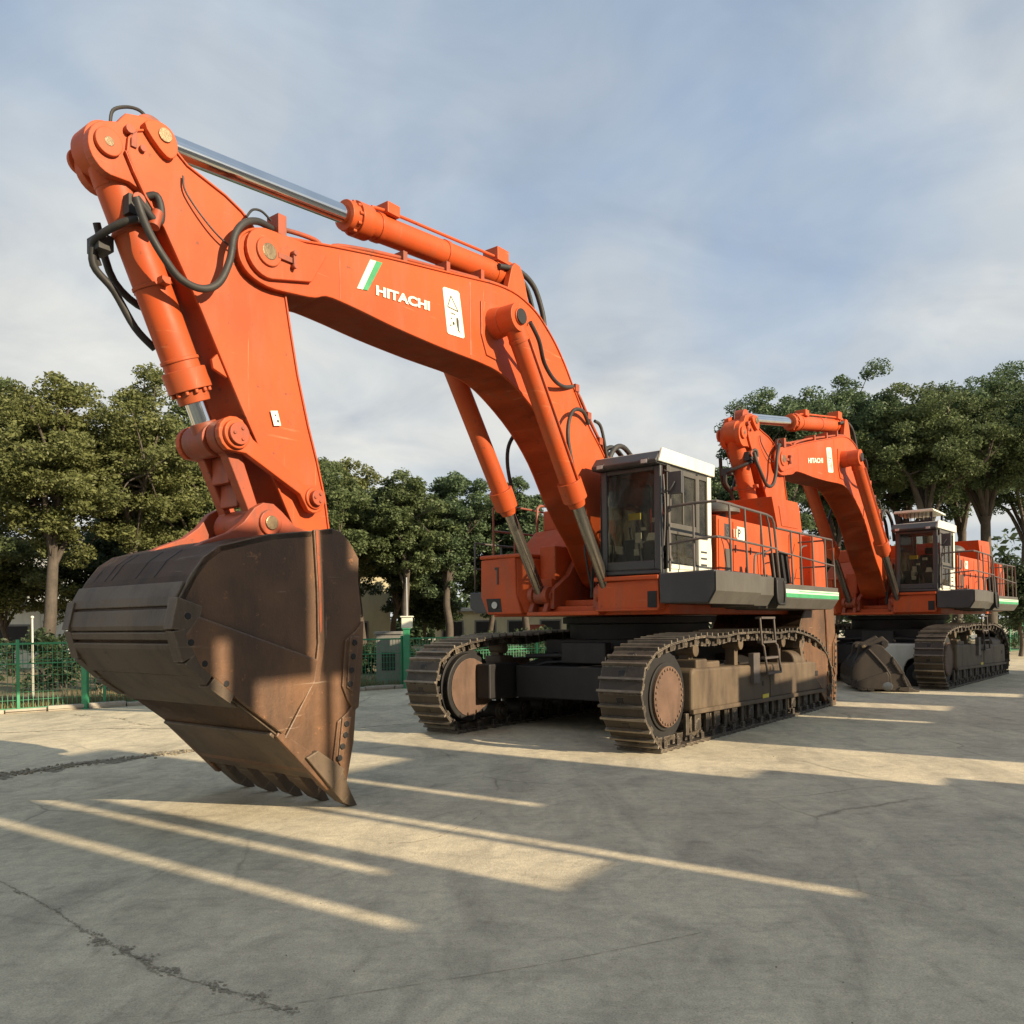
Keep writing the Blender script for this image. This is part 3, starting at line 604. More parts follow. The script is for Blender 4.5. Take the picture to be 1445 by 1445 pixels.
def rnd(pts, n=4, closed=True):
    """centripetal spline through the points"""
    P = [Vector(p) for p in pts]; m = len(P); R_ = []
    for k in range(m):
        p0, p1, p2, p3 = P[k - 1], P[k], P[(k + 1) % m], P[(k + 2) % m]
        t0 = 0; t1 = t0 + max((p1 - p0).length, 1e-4) ** .5; t2 = t1 + max((p2 - p1).length, 1e-4) ** .5; t3 = t2 + max((p3 - p2).length, 1e-4) ** .5
        for i in range(n):
            t = t1 + (t2 - t1) * i / n
            A1 = p0 * ((t1 - t) / (t1 - t0)) + p1 * ((t - t0) / (t1 - t0)); A2 = p1 * ((t2 - t) / (t2 - t1)) + p2 * ((t - t1) / (t2 - t1)); A3 = p2 * ((t3 - t) / (t3 - t2)) + p3 * ((t - t2) / (t3 - t2))
            B1 = A1 * ((t2 - t) / (t2 - t0)) + A2 * ((t - t0) / (t2 - t0)); B2 = A2 * ((t3 - t) / (t3 - t1)) + A3 * ((t - t1) / (t3 - t1))
            q = B1 * ((t2 - t) / (t2 - t1)) + B2 * ((t - t1) / (t2 - t1)); R_.append((q.x, q.y))
    return R_
def arm_parts(root, dx=0., a_boom=0., a_stick=0., a_bucket=0., plain=False):
    FOOT, NOSE, TIP = (1.0, 3.1), (9.34, 6.53), (8.58, 2.86)
    def TB(p): q = rot2(p, FOOT, a_boom); return (q[0] + dx, q[1])
    def TS(p): return TB(rot2(p, NOSE, a_stick))
    def TK(p): return TS(rot2(p, TIP, a_bucket))
    def ap(T):
        return lambda v: ((lambda q: (q[0], v[1], q[1]))(T((v[0], v[2]))))
    P3 = lambda T, x, y, z: (T((x, z))[0], y, T((x, z))[1])
    # ---- boom
    top = [(9.72, 6.42), (9.70, 6.56), (9.58, 6.69), (9.40, 6.77), (9.26, 6.79), (8.98, 6.81), (8.36, 6.94), (7.36, 7.13), (6.19, 7.32), (5.6, 7.42), (4.93, 7.52), (4.41, 7.52), (3.92, 7.39), (3.63, 7.22),
           (3.33, 6.99), (3.05, 6.70), (2.80, 6.38), (2.52, 6.03), (2.22, 5.70), (1.89, 5.41), (1.5, 5.0), (1.05, 4.4), (.72, 3.7), (.62, 3.2)]
    bot = [(.72, 2.86), (1.0, 2.74), (1.35, 2.86), (1.93, 3.58), (2.29, 3.92), (2.67, 4.36), (3.15, 5.0), (3.67, 5.47), (4.33, 5.87), (4.75, 6.05), (5.15, 6.13), (6.28, 6.15), (7.28, 6.19), (8.08, 6.25),
           (8.45, 6.25), (8.62, 6.18), (8.95, 6.13), (9.33, 6.10), (9.58, 6.17), (9.69, 6.29)]
    out = top + bot
    out = rnd(out, 3)
    b = MB(); b.prism(out, -.375, .375); b.strip(out, .03, -.40, .40, closed=True)
    for y in (.375, -.375):   # nose doubler and cylinder boss doubler
        y0, y1 = sorted((y, y * 1.17))
        b.prism([(9.34 + .29 * math.cos(a), 6.475 + .29 * math.sin(a)) for a in np.linspace(-1.75, 1.45, 14)] + [(8.60, 6.80), (8.46, 6.74), (8.70, 6.34)], y0, y1)
        b.cyl((9.34, y0 + (.06 if y < 0 else 0), 6.49), (9.34, y1 + (.03 if y > 0 else -.03), 6.49), .17)
        y0, y1 = sorted((y, y * 1.07))
        b.prism([(5.38, 7.12), (5.38, 6.60), (5.25, 6.30), (5.02, 6.28), (4.85, 6.50), (4.60, 7.08), (4.70, 7.2)], y0, y1)
        b.cyl((5.05, y * .9, 6.84), (5.05, math.copysign(.60, y), 6.84), .25, .22, n=32)
        b.cyl((5.05, math.copysign(.6, y), 6.84), (5.05, math.copysign(.93, y), 6.84), .13, n=24)
    for x in (8.2, 5.62): b.box(x - .012, x + .012, -.384, .384, 6.28 if x > 6 else 6.2, 6.88 if x > 6 else 7.35)
    b.prism([(4.62, 7.44), (4.45, 7.98), (4.36, 8.08), (4.22, 8.06), (4.12, 7.9), (3.95, 7.36)], -.30, -.18); b.prism([(4.62, 7.44), (4.45, 7.98), (4.36, 8.08), (4.22, 8.06), (4.12, 7.9), (3.95, 7.36)], .18, .30)
    boom = b.xf(ap(TB)).build('boom', 'orange', root, .012)
    b = MB(); b.cyl((9.34, -.47, 6.49), (9.34, .475, 6.49), .10, n=20); b.xf(ap(TB)).build('pivot_pin', 'brass', boom, .01)
    b = MB(); b.box(8.98, 9.22, .44, .475, 6.46, 6.52); b.box(8.98, 9.02, .44, .50, 6.40, 6.60); b.cyl((9.0, .44, 6.42), (9.0, .52, 6.42), .03, n=8); b.cyl((9.0, .44, 6.58), (9.0, .52, 6.58), .03, n=8); b.xf(ap(TB)).build('pin_lock', 'orange_dirty', boom)
    for y in (.93, -.93):
        b = MB(); b.cyl((5.05, y, 6.84), (5.05, y + math.copysign(.02, y), 6.84), .12, n=20); b.xf(ap(TB)).build('cylinder_pin', 'dark', boom, .006)
    YF = .384
    th = math.atan2(.09, 1.05)
    pl = lambda u, v, w: P3(TB, 7.58 - u * math.cos(th) - v * math.sin(th) * 0, YF + w, 6.535 + u * math.sin(th) + v)
    text_mesh('HITACHI', .135, 1.05, pl, 'cream', 'maker_lettering', boom, .04, .003)
    if not plain:
        b = MB(); b.prism([(7.68, 6.98), (7.575, 6.995), (7.82, 6.535), (7.92, 6.52)], YF - .01, YF + .004); b.xf(ap(TB)).build('cream_stripe', 'cream', boom)
        b = MB(); b.prism([(7.575, 6.995), (7.46, 7.01), (7.73, 6.55), (7.82, 6.535)], YF - .01, YF + .004); b.xf(ap(TB)).build('green_stripe', 'green', boom)
    D = (0, 0) if not plain else (.0, 0)
    b = MB(); b.prism([(6.25, 7.04), (6.22, 7.07), (5.92, 7.10), (5.88, 7.08), (5.77, 6.45), (5.80, 6.42), (6.13, 6.40), (6.16, 6.42)], YF - .01, YF + .004)
    dc = b.xf(ap(TB)).build('warning_sticker', 'cream', boom)
    b = MB()
    tri = [(6.075, 6.98), (6.15, 6.80), (5.915, 6.79)]
    for k in range(3):
        p, q = tri[k], tri[(k + 1) % 3]; d = Vector((q[0] - p[0], q[1] - p[1])).normalized(); n_ = Vector((-d.y, d.x)) * .008
        b.prism([(p[0] + n_.x, p[1] + n_.y), (q[0] + n_.x, q[1] + n_.y), (q[0] - n_.x, q[1] - n_.y), (p[0] - n_.x, p[1] - n_.y)], YF, YF + .007)
    b.box(5.98, 6.08, YF, YF + .007, 6.72, 6.735); b.cyl((6.02, YF, 6.585), (6.02, YF + .007, 6.585), .025, n=10)
    b.prism([(5.96, 6.68), (5.93, 6.70), (5.905, 6.66), (5.90, 6.52), (5.86, 6.47), (5.92, 6.50), (5.955, 6.60)], YF, YF + .007)
    b.box(6.05, 6.085, YF, YF + .007, 6.64, 6.655); b.box(6.07, 6.10, YF, YF + .007, 6.53, 6.55)
    b.xf(ap(TB)).build('sticker_print', 'black_ink', dc)
    # pipes along the boom top
    b = MB()
    b.tube([(9.20, .30, 6.84), (8.98, .30, 6.92), (8.55, .30, 6.96), (8.36, .30, 6.90), (8.15, .30, 7.02), (7.36, .30, 7.19), (6.19, .30, 7.37), (5.1, .30, 7.53), (4.5, .3, 7.58)], .03)
    b.tube([(9.05, .16, 6.86), (8.2, .16, 7.03), (6.19, .16, 7.38), (4.6, .16, 7.6)], .03)
    for x in (9.12, 7.0, 6.1, 5.3): b.box(x - .04, x + .04, .10, .37, 6.8 + (9.12 - x) * .175, 6.96 + (9.12 - x) * .175)
    b.box(9.06, 9.18, .2, .42, 6.78, 7.02)
    b.tube([(2.75, .30, 6.40), (2.55, .34, 6.25), (2.2, .34, 5.88), (1.8, .34, 5.5), (1.4, .34, 5.1)], .03); b.tube([(2.75, .05, 6.42), (2.2, .05, 5.95), (1.4, .05, 5.2)], .03)
    for x, z in ((2.7, 6.30), (2.3, 5.87), (1.9, 5.47)): b.box(x - .06, x + .06, 0, .42, z - .03, z + .10)
    b.xf(ap(TB)).build('hydraulic_pipe', 'orange_dirty', boom)
    b = MB()
    b.tube([(10.93, .42, 6.50), (10.88, .44, 6.33), (10.81, .48, 6.14), (10.68, .50, 5.95), (10.50, .50, 5.79), (10.25, .50, 5.76), (10.04, .50, 5.89), (9.90, .5, 6.18), (9.84, .5, 6.47), (9.70, .48, 6.68), (9.45, .40, 6.82), (9.2, .32, 6.85)], .041, 12)
    b.tube([(9.62, .42, 6.80), (9.52, .40, 6.93), (9.38, .38, 6.97), (9.24, .36, 6.92)], .014, 8)
    b.tube([(10.93, -.42, 6.50), (10.7, -.5, 5.95), (10.25, -.5, 5.76), (9.9, -.5, 6.2), (9.45, -.35, 6.82)], .041, 10)
    hz = b.xf(ap(TB)).build('looped_hose', 'rubber', boom)
    b = MB()
    b.tube([(4.85, .95, 6.80), (4.55, .90, 6.60), (4.2, .75, 6.36), (3.7, .60, 6.22), (3.2, .46, 6.24), (2.75, .36, 6.36)], .035)
    b.tube([(3.05, .66, 4.35), (3.2, .62, 4.85), (3.3, .60, 5.3), (3.22, .58, 5.65), (3.0, .55, 5.86), (2.65, .50, 5.9), (2.35, .42, 5.75)], .035)
    b.tube([(2.1, .4, 5.85), (1.9, .42, 5.75), (1.7, .42, 5.2)], .03); b.tube([(4.7, .22, 7.93), (4.2, .25, 8.0), (3.82, .28, 7.85), (3.62, .3, 7.5), (3.55, .3, 7.25)], .045); b.tube([(4.6, .05, 7.93), (4.15, .08, 8.02), (3.75, .1, 7.85), (3.5, .1, 7.2)], .04)
    b.tube([(3.2, -.62, 5.60), (3.42, -.62, 5.30), (3.40, -.66, 4.95), (3.2, -.72, 4.55)], .035)
    for y in (-.15, .1, .3): b.tube([(1.5, y, 5.15), (1.2, y, 5.5), (.8, y, 5.55), (.3, y, 5.2), (.1, y, 4.6)], .05)
    b.xf(ap(TB)).build('boom_hose', 'rubber', boom)
    # ---- boom cylinders
    for y in (.75, -.75):
        p0 = Vector(P3(TB, 5.05, y, 6.84)); p1 = Vector((2.26, y, 2.60)); d = (p1 - p0).normalized(); Ld = (p1 - p0).length
        b = MB(); b.cyl(p0 + d * .12, p0 + d * (Ld * .60), .165, n=28); b.cyl(p0 + d * (Ld * .55), p0 + d * (Ld * .62), .215, n=28); b.cyl(p0 + d * (Ld * .62), p0 + d * (Ld * .645), .17, .14, n=24)
        b.cyl(p0 + Vector((0, -.15, 0)), p0 + Vector((0, .15, 0)), .22, n=28); b.cyl(p0 + d * .30, p0 + d * .36, .175, n=28)
        off = Vector((0, math.copysign(.19, y), 0)); b.tube([p0 + d * .35 + off, p0 + d * (Ld * .57) + off], .018, 8)
        bc = b.build('boom_cylinder', 'orange', root, .01)
        b = MB(); b.cyl(p0 + d * (Ld * .63), p1, .105, n=28); b.build('piston_rod', 'oilrod', bc)
        b = MB(); b.cyl(p1 + Vector((0, -.11, 0)), p1 + Vector((0, .11, 0)), .15, n=24); b.build('rod_eye', 'orange_dirty', bc, .01)
    # ---- stick cylinder on the boom
    p0 = Vector(P3(TB, 4.30, 0, 7.93)); p1 = Vector(P3(TS, 10.58, 0, 7.44)); d = (p1 - p0).normalized(); Ld = (p1 - p0).length
    b = MB(); b.cyl(p0 + d * .1, p0 + d * 3.2, .19, n=32); b.cyl(p0 + d * 3.1, p0 + d * 3.34, .235, n=32); b.cyl(p0 + d * 3.34, p0 + d * 3.5, .20, n=28); b.cyl(p0 + Vector((0, -.17, 0)), p0 + Vector((0, .17, 0)), .21, n=28)
    upv = Vector((0, 0, 1)); sd = Vector((0, .12, .22))
    b.tube([p0 + d * .25 + sd, p0 + d * 1.6 + sd, p0 + d * 2.7 + sd, p0 + d * 3.1 + sd * .9], .025, 8)
    for k in (.3, 1.5, 2.9): b.cyl(p0 + d * (k - .05), p0 + d * (k + .05), .205, n=28)
    b.box(p0.x + d.x * 2.75 - .12, p0.x + d.x * 2.75 + .12, -.1, .2, p0.z + d.z * 2.75 + .16, p0.z + d.z * 2.75 + .32); b.box(p0.x + .1, p0.x + .4, -.12, .2, p0.z + .12, p0.z + .34)
    for k in range(10):
        a = 2 * math.pi * k / 10; b.cyl(p0 + d * 3.34 + Vector((0, math.cos(a) * .205, math.sin(a) * .205)), p0 + d * 3.40 + Vector((0, math.cos(a) * .205, math.sin(a) * .205)), .025, n=6)
    ac = b.build('stick_cylinder', 'orange', root, .008)
    b = MB(); b.cyl(p0 + d * 3.4, p1 - d * .15, .125, n=32); b.build('piston_rod', 'chrome', ac)
    b = MB(); b.cyl(p1 + Vector((0, -.12, 0)), p1 + Vector((0, .12, 0)), .19, n=24); b.build('rod_eye', 'orange_dirty', ac, .01)
    # ---- stick
    so = [(10.97, 7.00), (10.95, 7.16), (10.86, 7.28), (10.72, 7.35), (10.58, 7.38), (10.46, 7.34), (10.39, 7.24), (10.28, 7.16), (10.08, 7.10), (9.81, 7.02), (9.6, 6.92), (9.48, 6.83), (9.2, 6.5), (9.0, 6.15), (8.92, 5.7), (8.82, 5.18), (8.67, 4.59), (8.54, 4.17),
          (8.42, 3.70), (8.36, 3.30), (8.33, 2.80), (8.45, 2.62), (8.66, 2.62), (8.76, 2.80), (8.93, 3.31), (9.16, 3.76), (9.40, 4.18), (9.65, 4.64), (9.86, 5.05), (10.15, 5.62), (10.38, 6.02), (10.57, 6.36), (10.77, 6.60), (10.90, 6.82)]
    b = MB(); b.prism(so, -.295, .295); b.strip(so + [so[0]], .025, -.32, .32)
    ear = [(11.10 + .24 * math.cos(a), 6.98 + .27 * math.sin(a)) for a in np.linspace(-1.5, 1.2, 13)] + [(11.04, 7.29), (10.95, 7.42), (10.75, 7.48), (10.60, 7.50), (10.48, 7.46), (10.40, 7.36), (10.37, 7.25), (10.3, 7.0), (10.55, 6.50), (10.72, 6.66), (10.92, 6.72)]
    b.prism([(x - .10 * (x > 10.95), z) for x, z in ear], -.27, -.15); b.prism(ear, .15, .27); b.prism([(11.05, 7.25), (10.9, 7.38), (10.5, 7.42), (10.5, 6.9), (10.85, 6.8)], -.15, .15)
    for y in (.27, -.27):
        s_ = math.copysign(1, y); b.cyl((11.15, y, 7.02), (11.15, y + s_ * .05, 7.02), .14, n=28); b.prism([(10.66, 7.46), (10.46, 7.40), (10.38, 7.2), (10.45, 7.08), (10.62, 7.16), (10.74, 7.34)], *sorted((y, y + s_ * .10))) if False else b.prism(rnd([(10.66, 7.44), (10.52, 7.42), (10.44, 7.32), (10.44, 7.18), (10.52, 7.10), (10.64, 7.16), (10.80, 7.36)], 3), *sorted((y, y + s_ * .10)))
    b.prism([(9.62, 4.62), (9.82, 4.66), (9.78, 4.86), (9.70, 4.92)], -.03, .03) if False else None
    b.prism([(9.80, 4.93), (9.98, 5.0), (10.0, 5.1), (9.93, 5.18)], .24, .29)
    st = b.xf(ap(TS)).build('stick', 'orange', root, .012)
    b = MB(); b.cyl((10.58, .36, 7.32), (10.58, .39, 7.32), .075, n=18); b.xf(ap(TS)).build('head_pin', 'brass', st, .005); b = MB(); b.cyl((11.15, -.33, 7.02), (11.15, .325, 7.02), .05, n=14); b.xf(ap(TS)).build('head_pin', 'brass', st, .005)
    b = MB(); b.box(10.86, 10.92, .26, .32, 7.08, 7.26); b.cyl((10.94, .26, 7.24), (10.94, .34, 7.24), .045, n=10); b.cyl((10.80, .26, 7.10), (10.80, .34, 7.10), .035, n=10); b.xf(ap(TS)).build('pin_lock', 'orange_dirty', st)
    if True:
        b = MB(); b.prism([(9.25, 4.66), (9.15, 4.68), (9.10, 4.51), (9.20, 4.49)], .318, .324); b.box(9.17, 9.19, .32, .326, 4.61, 4.63, 1); b.box(9.13, 9.16, .32, .326, 4.54, 4.57, 1); b.xf(ap(TS)).build('small_sticker', ['cream', 'black_ink'], st)
    b = MB(); b.tube([(10.98, 0, 7.38), (10.95, 0, 7.55), (10.80, 0, 7.66), (10.65, 0, 7.69), (10.56, .02, 7.60), (10.55, .05, 7.45)], .018, 8); b.xf(ap(TS)).build('grease_line', 'rubber', st); b = MB(); b.tube([(10.35, .33, 7.0), (10.32, .34, 6.82), (10.05, .36, 6.55), (9.8, .36, 6.42), (9.55, .34, 6.42)], .012, 6)
    b.xf(ap(TS)).build('grease_line', 'rubber', st)
    # ---- bucket cylinder
    q0 = Vector(P3(TS, 11.07, 0, 7.06)); q1 = Vector(P3(TK, 9.86, 0, 4.24)); d = (q1 - q0).normalized(); Ld = (q1 - q0).length
    b = MB(); b.cyl(q0 + Vector((0, -.15, 0)), q0 + Vector((0, .15, 0)), .255, n=36); b.cyl(q0, q0 + d * .34, .21, .205, n=28); b.cyl(q0 + d * .2, q0 + d * (Ld * .80), .20, n=32); b.cyl(q0 + d * (Ld * .735), q0 + d * (Ld * .81), .245, n=32); b.cyl(q0 + d * (Ld * .81), q0 + d * (Ld * .855), .19, .175, n=28)
    for k in (.26, .44, .70): b.cyl(q0 + d * (Ld * k - .02), q0 + d * (Ld * k + .02), .215, n=32)
    for k in range(12):
        a = 2 * math.pi * k / 12; pp = d.orthogonal().normalized(); qq = d.cross(pp); o_ = (pp * math.cos(a) + qq * math.sin(a)) * .205
        b.cyl(q0 + d * (Ld * .81) + o_, q0 + d * (Ld * .825) + o_, .028, n=6)
    for k in (.44,):
        c_ = q0 + d * (Ld * k); b.box(c_.x - .05, c_.x + .05, -.30, .30, c_.z - .04, c_.z + .04)
    b.box(q0.x - .45, q0.x - .22, .02, .26, q0.z - .62, q0.z - .40) if False else None
    kc = b.build('bucket_cylinder', 'orange', root, .008)
    b = MB(); b.cyl(q0 + d * (Ld * .84), q1 - d * .12, .12, n=28); b.build('piston_rod', 'chrome', kc)
    b = MB(); b.cyl(q1 + Vector((0, -.15, 0)), q1 + Vector((0, .15, 0)), .19, n=24); b.cyl(q1 - d * .22, q1, .15, .17, n=24); b.build('rod_eye', 'orange_dirty', kc, .01)
    b = MB()     # clamps, fittings and the hanging hoses on the cylinder
    e = Vector((d.z, 0, -d.x)); e = e if e.x > 0 else -e    # away from the stick
    c1 = q0 + d * .62
    b.box(c1.x - .12, c1.x + .12, .18, .30, c1.z - .10, c1.z + .10)
    b.tube([c1 + Vector((-.05, .26, .12)), c1 + Vector((-.16, .34, .16)), c1 + Vector((-.20, .36, 0)), c1 + Vector((-.14, .38, -.14)), Vector(P3(TB, 10.93, .42, 6.50))], .041, 10)
    c2 = q0 + d * .75
    b.tube([c1 + Vector((-.1, .30, -.1)), c2 + Vector((.15, .26, -.05)), c2 + e * .24 + Vector((.06, .0, -.05)), c2 + e * .30 + Vector((.02, -.22, -.1)), c2 + e * .22 + Vector((0, -.3, -.3))], .04, 10)
    b.tube([c2 + e * .26 + Vector((.05, -.2, -.05)), c2 + e * .30 + Vector((0, -.25, -.30)), c2 + e * .30 + d * .55 + Vector((0, -.25, 0)), c2 + e * .22 + d * .95 + Vector((0, -.25, 0)), c2 + e * .08 + d * 1.2 + Vector((0, -.25, 0))], .041, 10)
    b.box(c2.x + e.x * .24 - .08, c2.x + e.x * .24 + .08, -.34, -.08, c2.z - .28, c2.z - .12)
    b.build('cylinder_hose', 'rubber', kc)
    b = MB()
    for dd, yy in ((c1, .27),): b.cyl(dd + Vector((.02, .18, .06)), dd + Vector((.02, .33, .06)), .07, n=12); b.cyl(dd + Vector((-.16, .36, -.02)), dd + Vector((-.10, .38, -.20)), .06, n=12)
    b.build('hose_fitting', 'orange_dirty', kc)
    # ---- links
    A, Bp, Cp = (9.82, 4.26), (8.72, 3.66), (9.42, 3.29)
    def bar(b, p, q, w0, w1, y0, y1, T):
        v = Vector((q[0] - p[0], q[1] - p[1])).normalized(); n_ = Vector((-v.y, v.x))
        pf = []
        for k in np.linspace(math.pi / 2, 3 * math.pi / 2, 9): c_ = v * math.cos(k) + n_ * math.sin(k); pf.append((p[0] + c_.x * w0 * 1.55, p[1] + c_.y * w0 * 1.55))
        pf += [(p[0] + v.x * w0 * 1.6 - n_.x * w0 * .75, p[1] + v.y * w0 * 1.6 - n_.y * w0 * .75), (q[0] - v.x * w1 * 1.6 - n_.x * w1 * .6, q[1] - v.y * w1 * 1.6 - n_.y * w1 * .6)]
        for k in np.linspace(-math.pi / 2, math.pi / 2, 9): c_ = v * math.cos(k) + n_ * math.sin(k); pf.append((q[0] + c_.x * w1 * 1.5, q[1] + c_.y * w1 * 1.5))
        pf += [(q[0] - v.x * w1 * 1.6 + n_.x * w1 * .6, q[1] - v.y * w1 * 1.6 + n_.y * w1 * .6), (p[0] + v.x * w0 * 1.6 + n_.x * w0 * .75, p[1] + v.y * w0 * 1.6 + n_.y * w0 * .75)]
        b.prism(pf, y0, y1)
    A2, B2, C2 = TK(A), TS(Bp), TK(Cp)
    for s_ in (1, -1):
        b = MB(); bar(b, A2, B2, .135, .12, *sorted((s_ * .36, s_ * .45)), None)
        b.cyl((A2[0], s_ * .34, A2[1]), (A2[0], s_ * .50, A2[1]), .165, n=28); b.cyl((B2[0], s_ * .32, B2[1]), (B2[0], s_ * .48, B2[1]), .135, n=28)
        lk = b.build('side_link', 'orange', root, .014)
        for c_, r in ((A2, .125), (B2, .095)):
            b = MB(); b.cyl((c_[0], s_ * .48, c_[1]), (c_[0], s_ * .545, c_[1]), r, n=24)
            for k in range(3): a = 2.1 * k; b.cyl((c_[0] + r * .55 * math.cos(a), s_ * .545, c_[1] + r * .55 * math.sin(a)), (c_[0] + r * .55 * math.cos(a), s_ * .56, c_[1] + r * .55 * math.sin(a)), .02, n=6)
            b.build('pin_cap', 'orange_dirty', lk, .006)
    b = MB()
    for s_ in (1, -1): bar(b, A2, C2, .125, .12, *sorted((s_ * .16, s_ * .31)), None)
    b.cyl((A2[0], -.36, A2[1]), (A2[0], .36, A2[1]), .10, n=24); b.cyl((C2[0], -.33, C2[1]), (C2[0], .33, C2[1]), .19, n=28); b.cyl((A2[0], -.34, A2[1]), (A2[0], -.17, A2[1]), .20, n=28); b.cyl((A2[0], .17, A2[1]), (A2[0], .34, A2[1]), .20, n=28)
    for k in (.35, .62):
        c_ = (A2[0] + (C2[0] - A2[0]) * k, A2[1] + (C2[1] - A2[1]) * k); b.box(c_[0] - .05, c_[0] + .05, -.17, .17, c_[1] - .16, c_[1] + .16)
    b.build('bucket_link', 'orange_dirty', root, .014)
    bucket_parts(bpy_parent=None, T=TK, root=root)

def bucket_parts(root, T=None, bpy_parent=None, top_level=False, W=1.3, V=.84):
    T = T or (lambda p: p)
    fx = lambda v: ((lambda q: (q[0], v[1], q[1]))(T((v[0], v[2]))))
    side = [(10.59, 2.90), (10.0, 3.06), (9.44, 3.14), (9.15, 3.19), (9.02, 3.16), (8.90, 3.06), (8.76, 2.87), (8.77, 2.6), (8.73, 2.25), (8.76, 1.9), (8.84, 1.39), (8.91, .85), (9.05, .46), (9.25, .29), (9.86, .88), (10.36, 1.27), (10.68, 1.5), (10.88, 1.69), (11.02, 1.9), (11.08, 2.11), (11.02, 2.38), (10.87, 2.62), (10.76, 2.78)]
    shell = [(9.15, 3.19), (9.44, 3.14), (10.0, 3.06), (10.59, 2.90), (10.76, 2.78), (10.90, 2.60), (11.02, 2.38), (11.08, 2.11), (11.02, 1.9), (10.88, 1.69), (10.68, 1.5), (10.36, 1.27), (9.86, .88), (9.37, .405)]
    b = MB(); b.prism(side, W - .07, W); b.prism(side, -V, -V + .07); b.strip(shell[:-1] + [(9.45, .46)], -.05, -V + .01, W - .01)
    b.prism([(9.44, 3.15), (9.40, 2.5), (9.395, 1.9), (9.46, 1.49), (9.86, .90), (9.80, .88), (9.38, 1.47), (9.30, 1.9), (9.31, 2.5), (9.35, 3.16)], W, W + .035)
    bk = b.xf(fx).build('bucket', 'rust', root, .012)
    b = MB(); b.prism([(9.42, 3.14), (9.385, 2.5), (9.378, 2.0), (9.345, 2.05), (9.35, 2.5), (9.375, 3.15)], W + .035, W + .042); b.xf(fx).build('painted_rib', 'worn_orange', bk)
    b = MB(); b.prism([(11.0, 2.02), (10.86, 2.2), (9.42, 1.72), (9.48, 1.46), (9.9, .95), (10.4, 1.33), (10.85, 1.72)], W, W + .06); b.xf(fx).build('side_wear_plate', 'rust', bk, .018)
    b = MB(); b.strip(shell, -.07, -V, W); shl = b.xf(fx).build('shell', 'shell', bk, .006)
    b = MB()
    def band(i0, f0, i1, f1, t=.03, y0=-V - .002, y1=W - .02):
        P = [Vector(p) for p in shell]
        a = P[i0] + (P[i0 + 1] - P[i0]) * f0; c = P[i1] + (P[i1 + 1] - P[i1]) * f1
        b.strip([tuple(a)] + [tuple(P[k]) for k in range(i0 + 1, i1 + 1)] + [tuple(c)], t, y0, y1)
    band(5, .35, 6, .32); band(6, .42, 7, .20); band(7, .26, 7, .62, .045); band(7, .78, 9, .2, .05); band(9, .30, 10, .92, .03)
    band(11, .75, 12, .97, .04, -V + .02, W - .02)
    b.xf(fx).build('wear_plate', 'shell', bk, .012)
    b = MB()   # grooves' raised lines across the back and drips
    for y in (-.66, -.40, -.26, .25, .62): b.strip([shell[3], shell[4], shell[5]], .004, y, y + .018)
    b.xf(fx).build('weld_seam', 'dark', bk)
    P = [Vector(p) for p in shell]
    for i, f in ((6, .60), (7, .90), (9, .10), (10, .20)):
        c = P[i] + (P[i + 1] - P[i]) * f; d = (P[i + 1] - P[i]).normalized(); n_ = Vector((-d.y, d.x))
        inw = -n_ if True else n_
        for s_ in (1, -1):
            w_ = W if s_ > 0 else V
            b = MB(); pf = [tuple(c - d * .155 + n_ * .05), tuple(c + d * .155 + n_ * .05), tuple(c + d * .125 - n_ * .22), tuple(c - d * .125 - n_ * .22)]
            b.prism(pf, *sorted((s_ * (w_ - .10), s_ * (w_ + .055)))); k_ = c - n_ * .09
            b.cyl((k_.x, s_ * (w_ + .05), k_.y), (k_.x, s_ * (w_ + .062), k_.y), .036, n=8, mat=1)
            b.xf(fx).build('heel_shroud', ['shell', 'dark'], bk, .02)
    # side cutters with bolts
    for z0, z1, off in ((2.02, 1.22, .0), (1.10, .40, .0)):
        def edge(z):
            pts = [(8.77, 2.6), (8.73, 2.25), (8.76, 1.9), (8.84, 1.39), (8.91, .85), (9.05, .46)]
            for (xa, za), (xb, zb) in zip(pts, pts[1:]):
                if zb <= z <= za: return xa + (xb - xa) * (za - z) / (za - zb)
            return 9.05
        for s_ in (1, -1):
            w_ = W if s_ > 0 else V
            b = MB(); m_ = (z0 + z1) / 2
            pf = [(edge(z0) - .03, z0 + .12), (edge(z0) + .10, z0), (edge(z0) + .25, z0 - .1), (edge(m_) + .25, z1 + .18), (edge(z1) + .12, z1 + .02), (edge(z1) + .02, z1 - .12), (edge(z1) - .05, z1 - .08), (edge(m_) - .05, m_)]
            b.prism(pf, *sorted((s_ * (w_ - .08), s_ * (w_ + .03))))
            pf = [(edge(z0) + .06, z0 - .06), (edge(z0) + .2, z0 - .06), (edge(m_) + .2, z1 + .16), (edge(z1) + .06, z1 + .1)]
            b.prism(pf, *sorted((s_ * (w_ + .03), s_ * (w_ + .055))))
            for k in range(4):
                z = z0 - .13 - k * (z0 - z1 - .3) / 3.2; b.cyl((edge(z) + .13, s_ * (w_ + .055), z), (edge(z) + .13, s_ * (w_ + .07), z), .04, n=6, mat=1)
            b.xf(fx).build('side_cutter', ['rust', 'dark'], bk, .015)
    # lip and teeth
    b = MB(); b.prism([(9.58, .64), (9.55, .52), (9.40, .385), (9.34, .42), (9.36, .58)], -V - .01, W - .06)
    for s_ in (1, -1):
        w_ = W if s_ > 0 else V; b.prism([(9.92, .99), (9.96, .93), (9.28, .24), (9.16, .28), (9.12, .44), (9.22, .52)], *sorted((s_ * (w_ - .06), s_ * (w_ + .03))))
    b.xf(fx).build('lip_plate', 'rust', bk, .015)
    n_t = 5
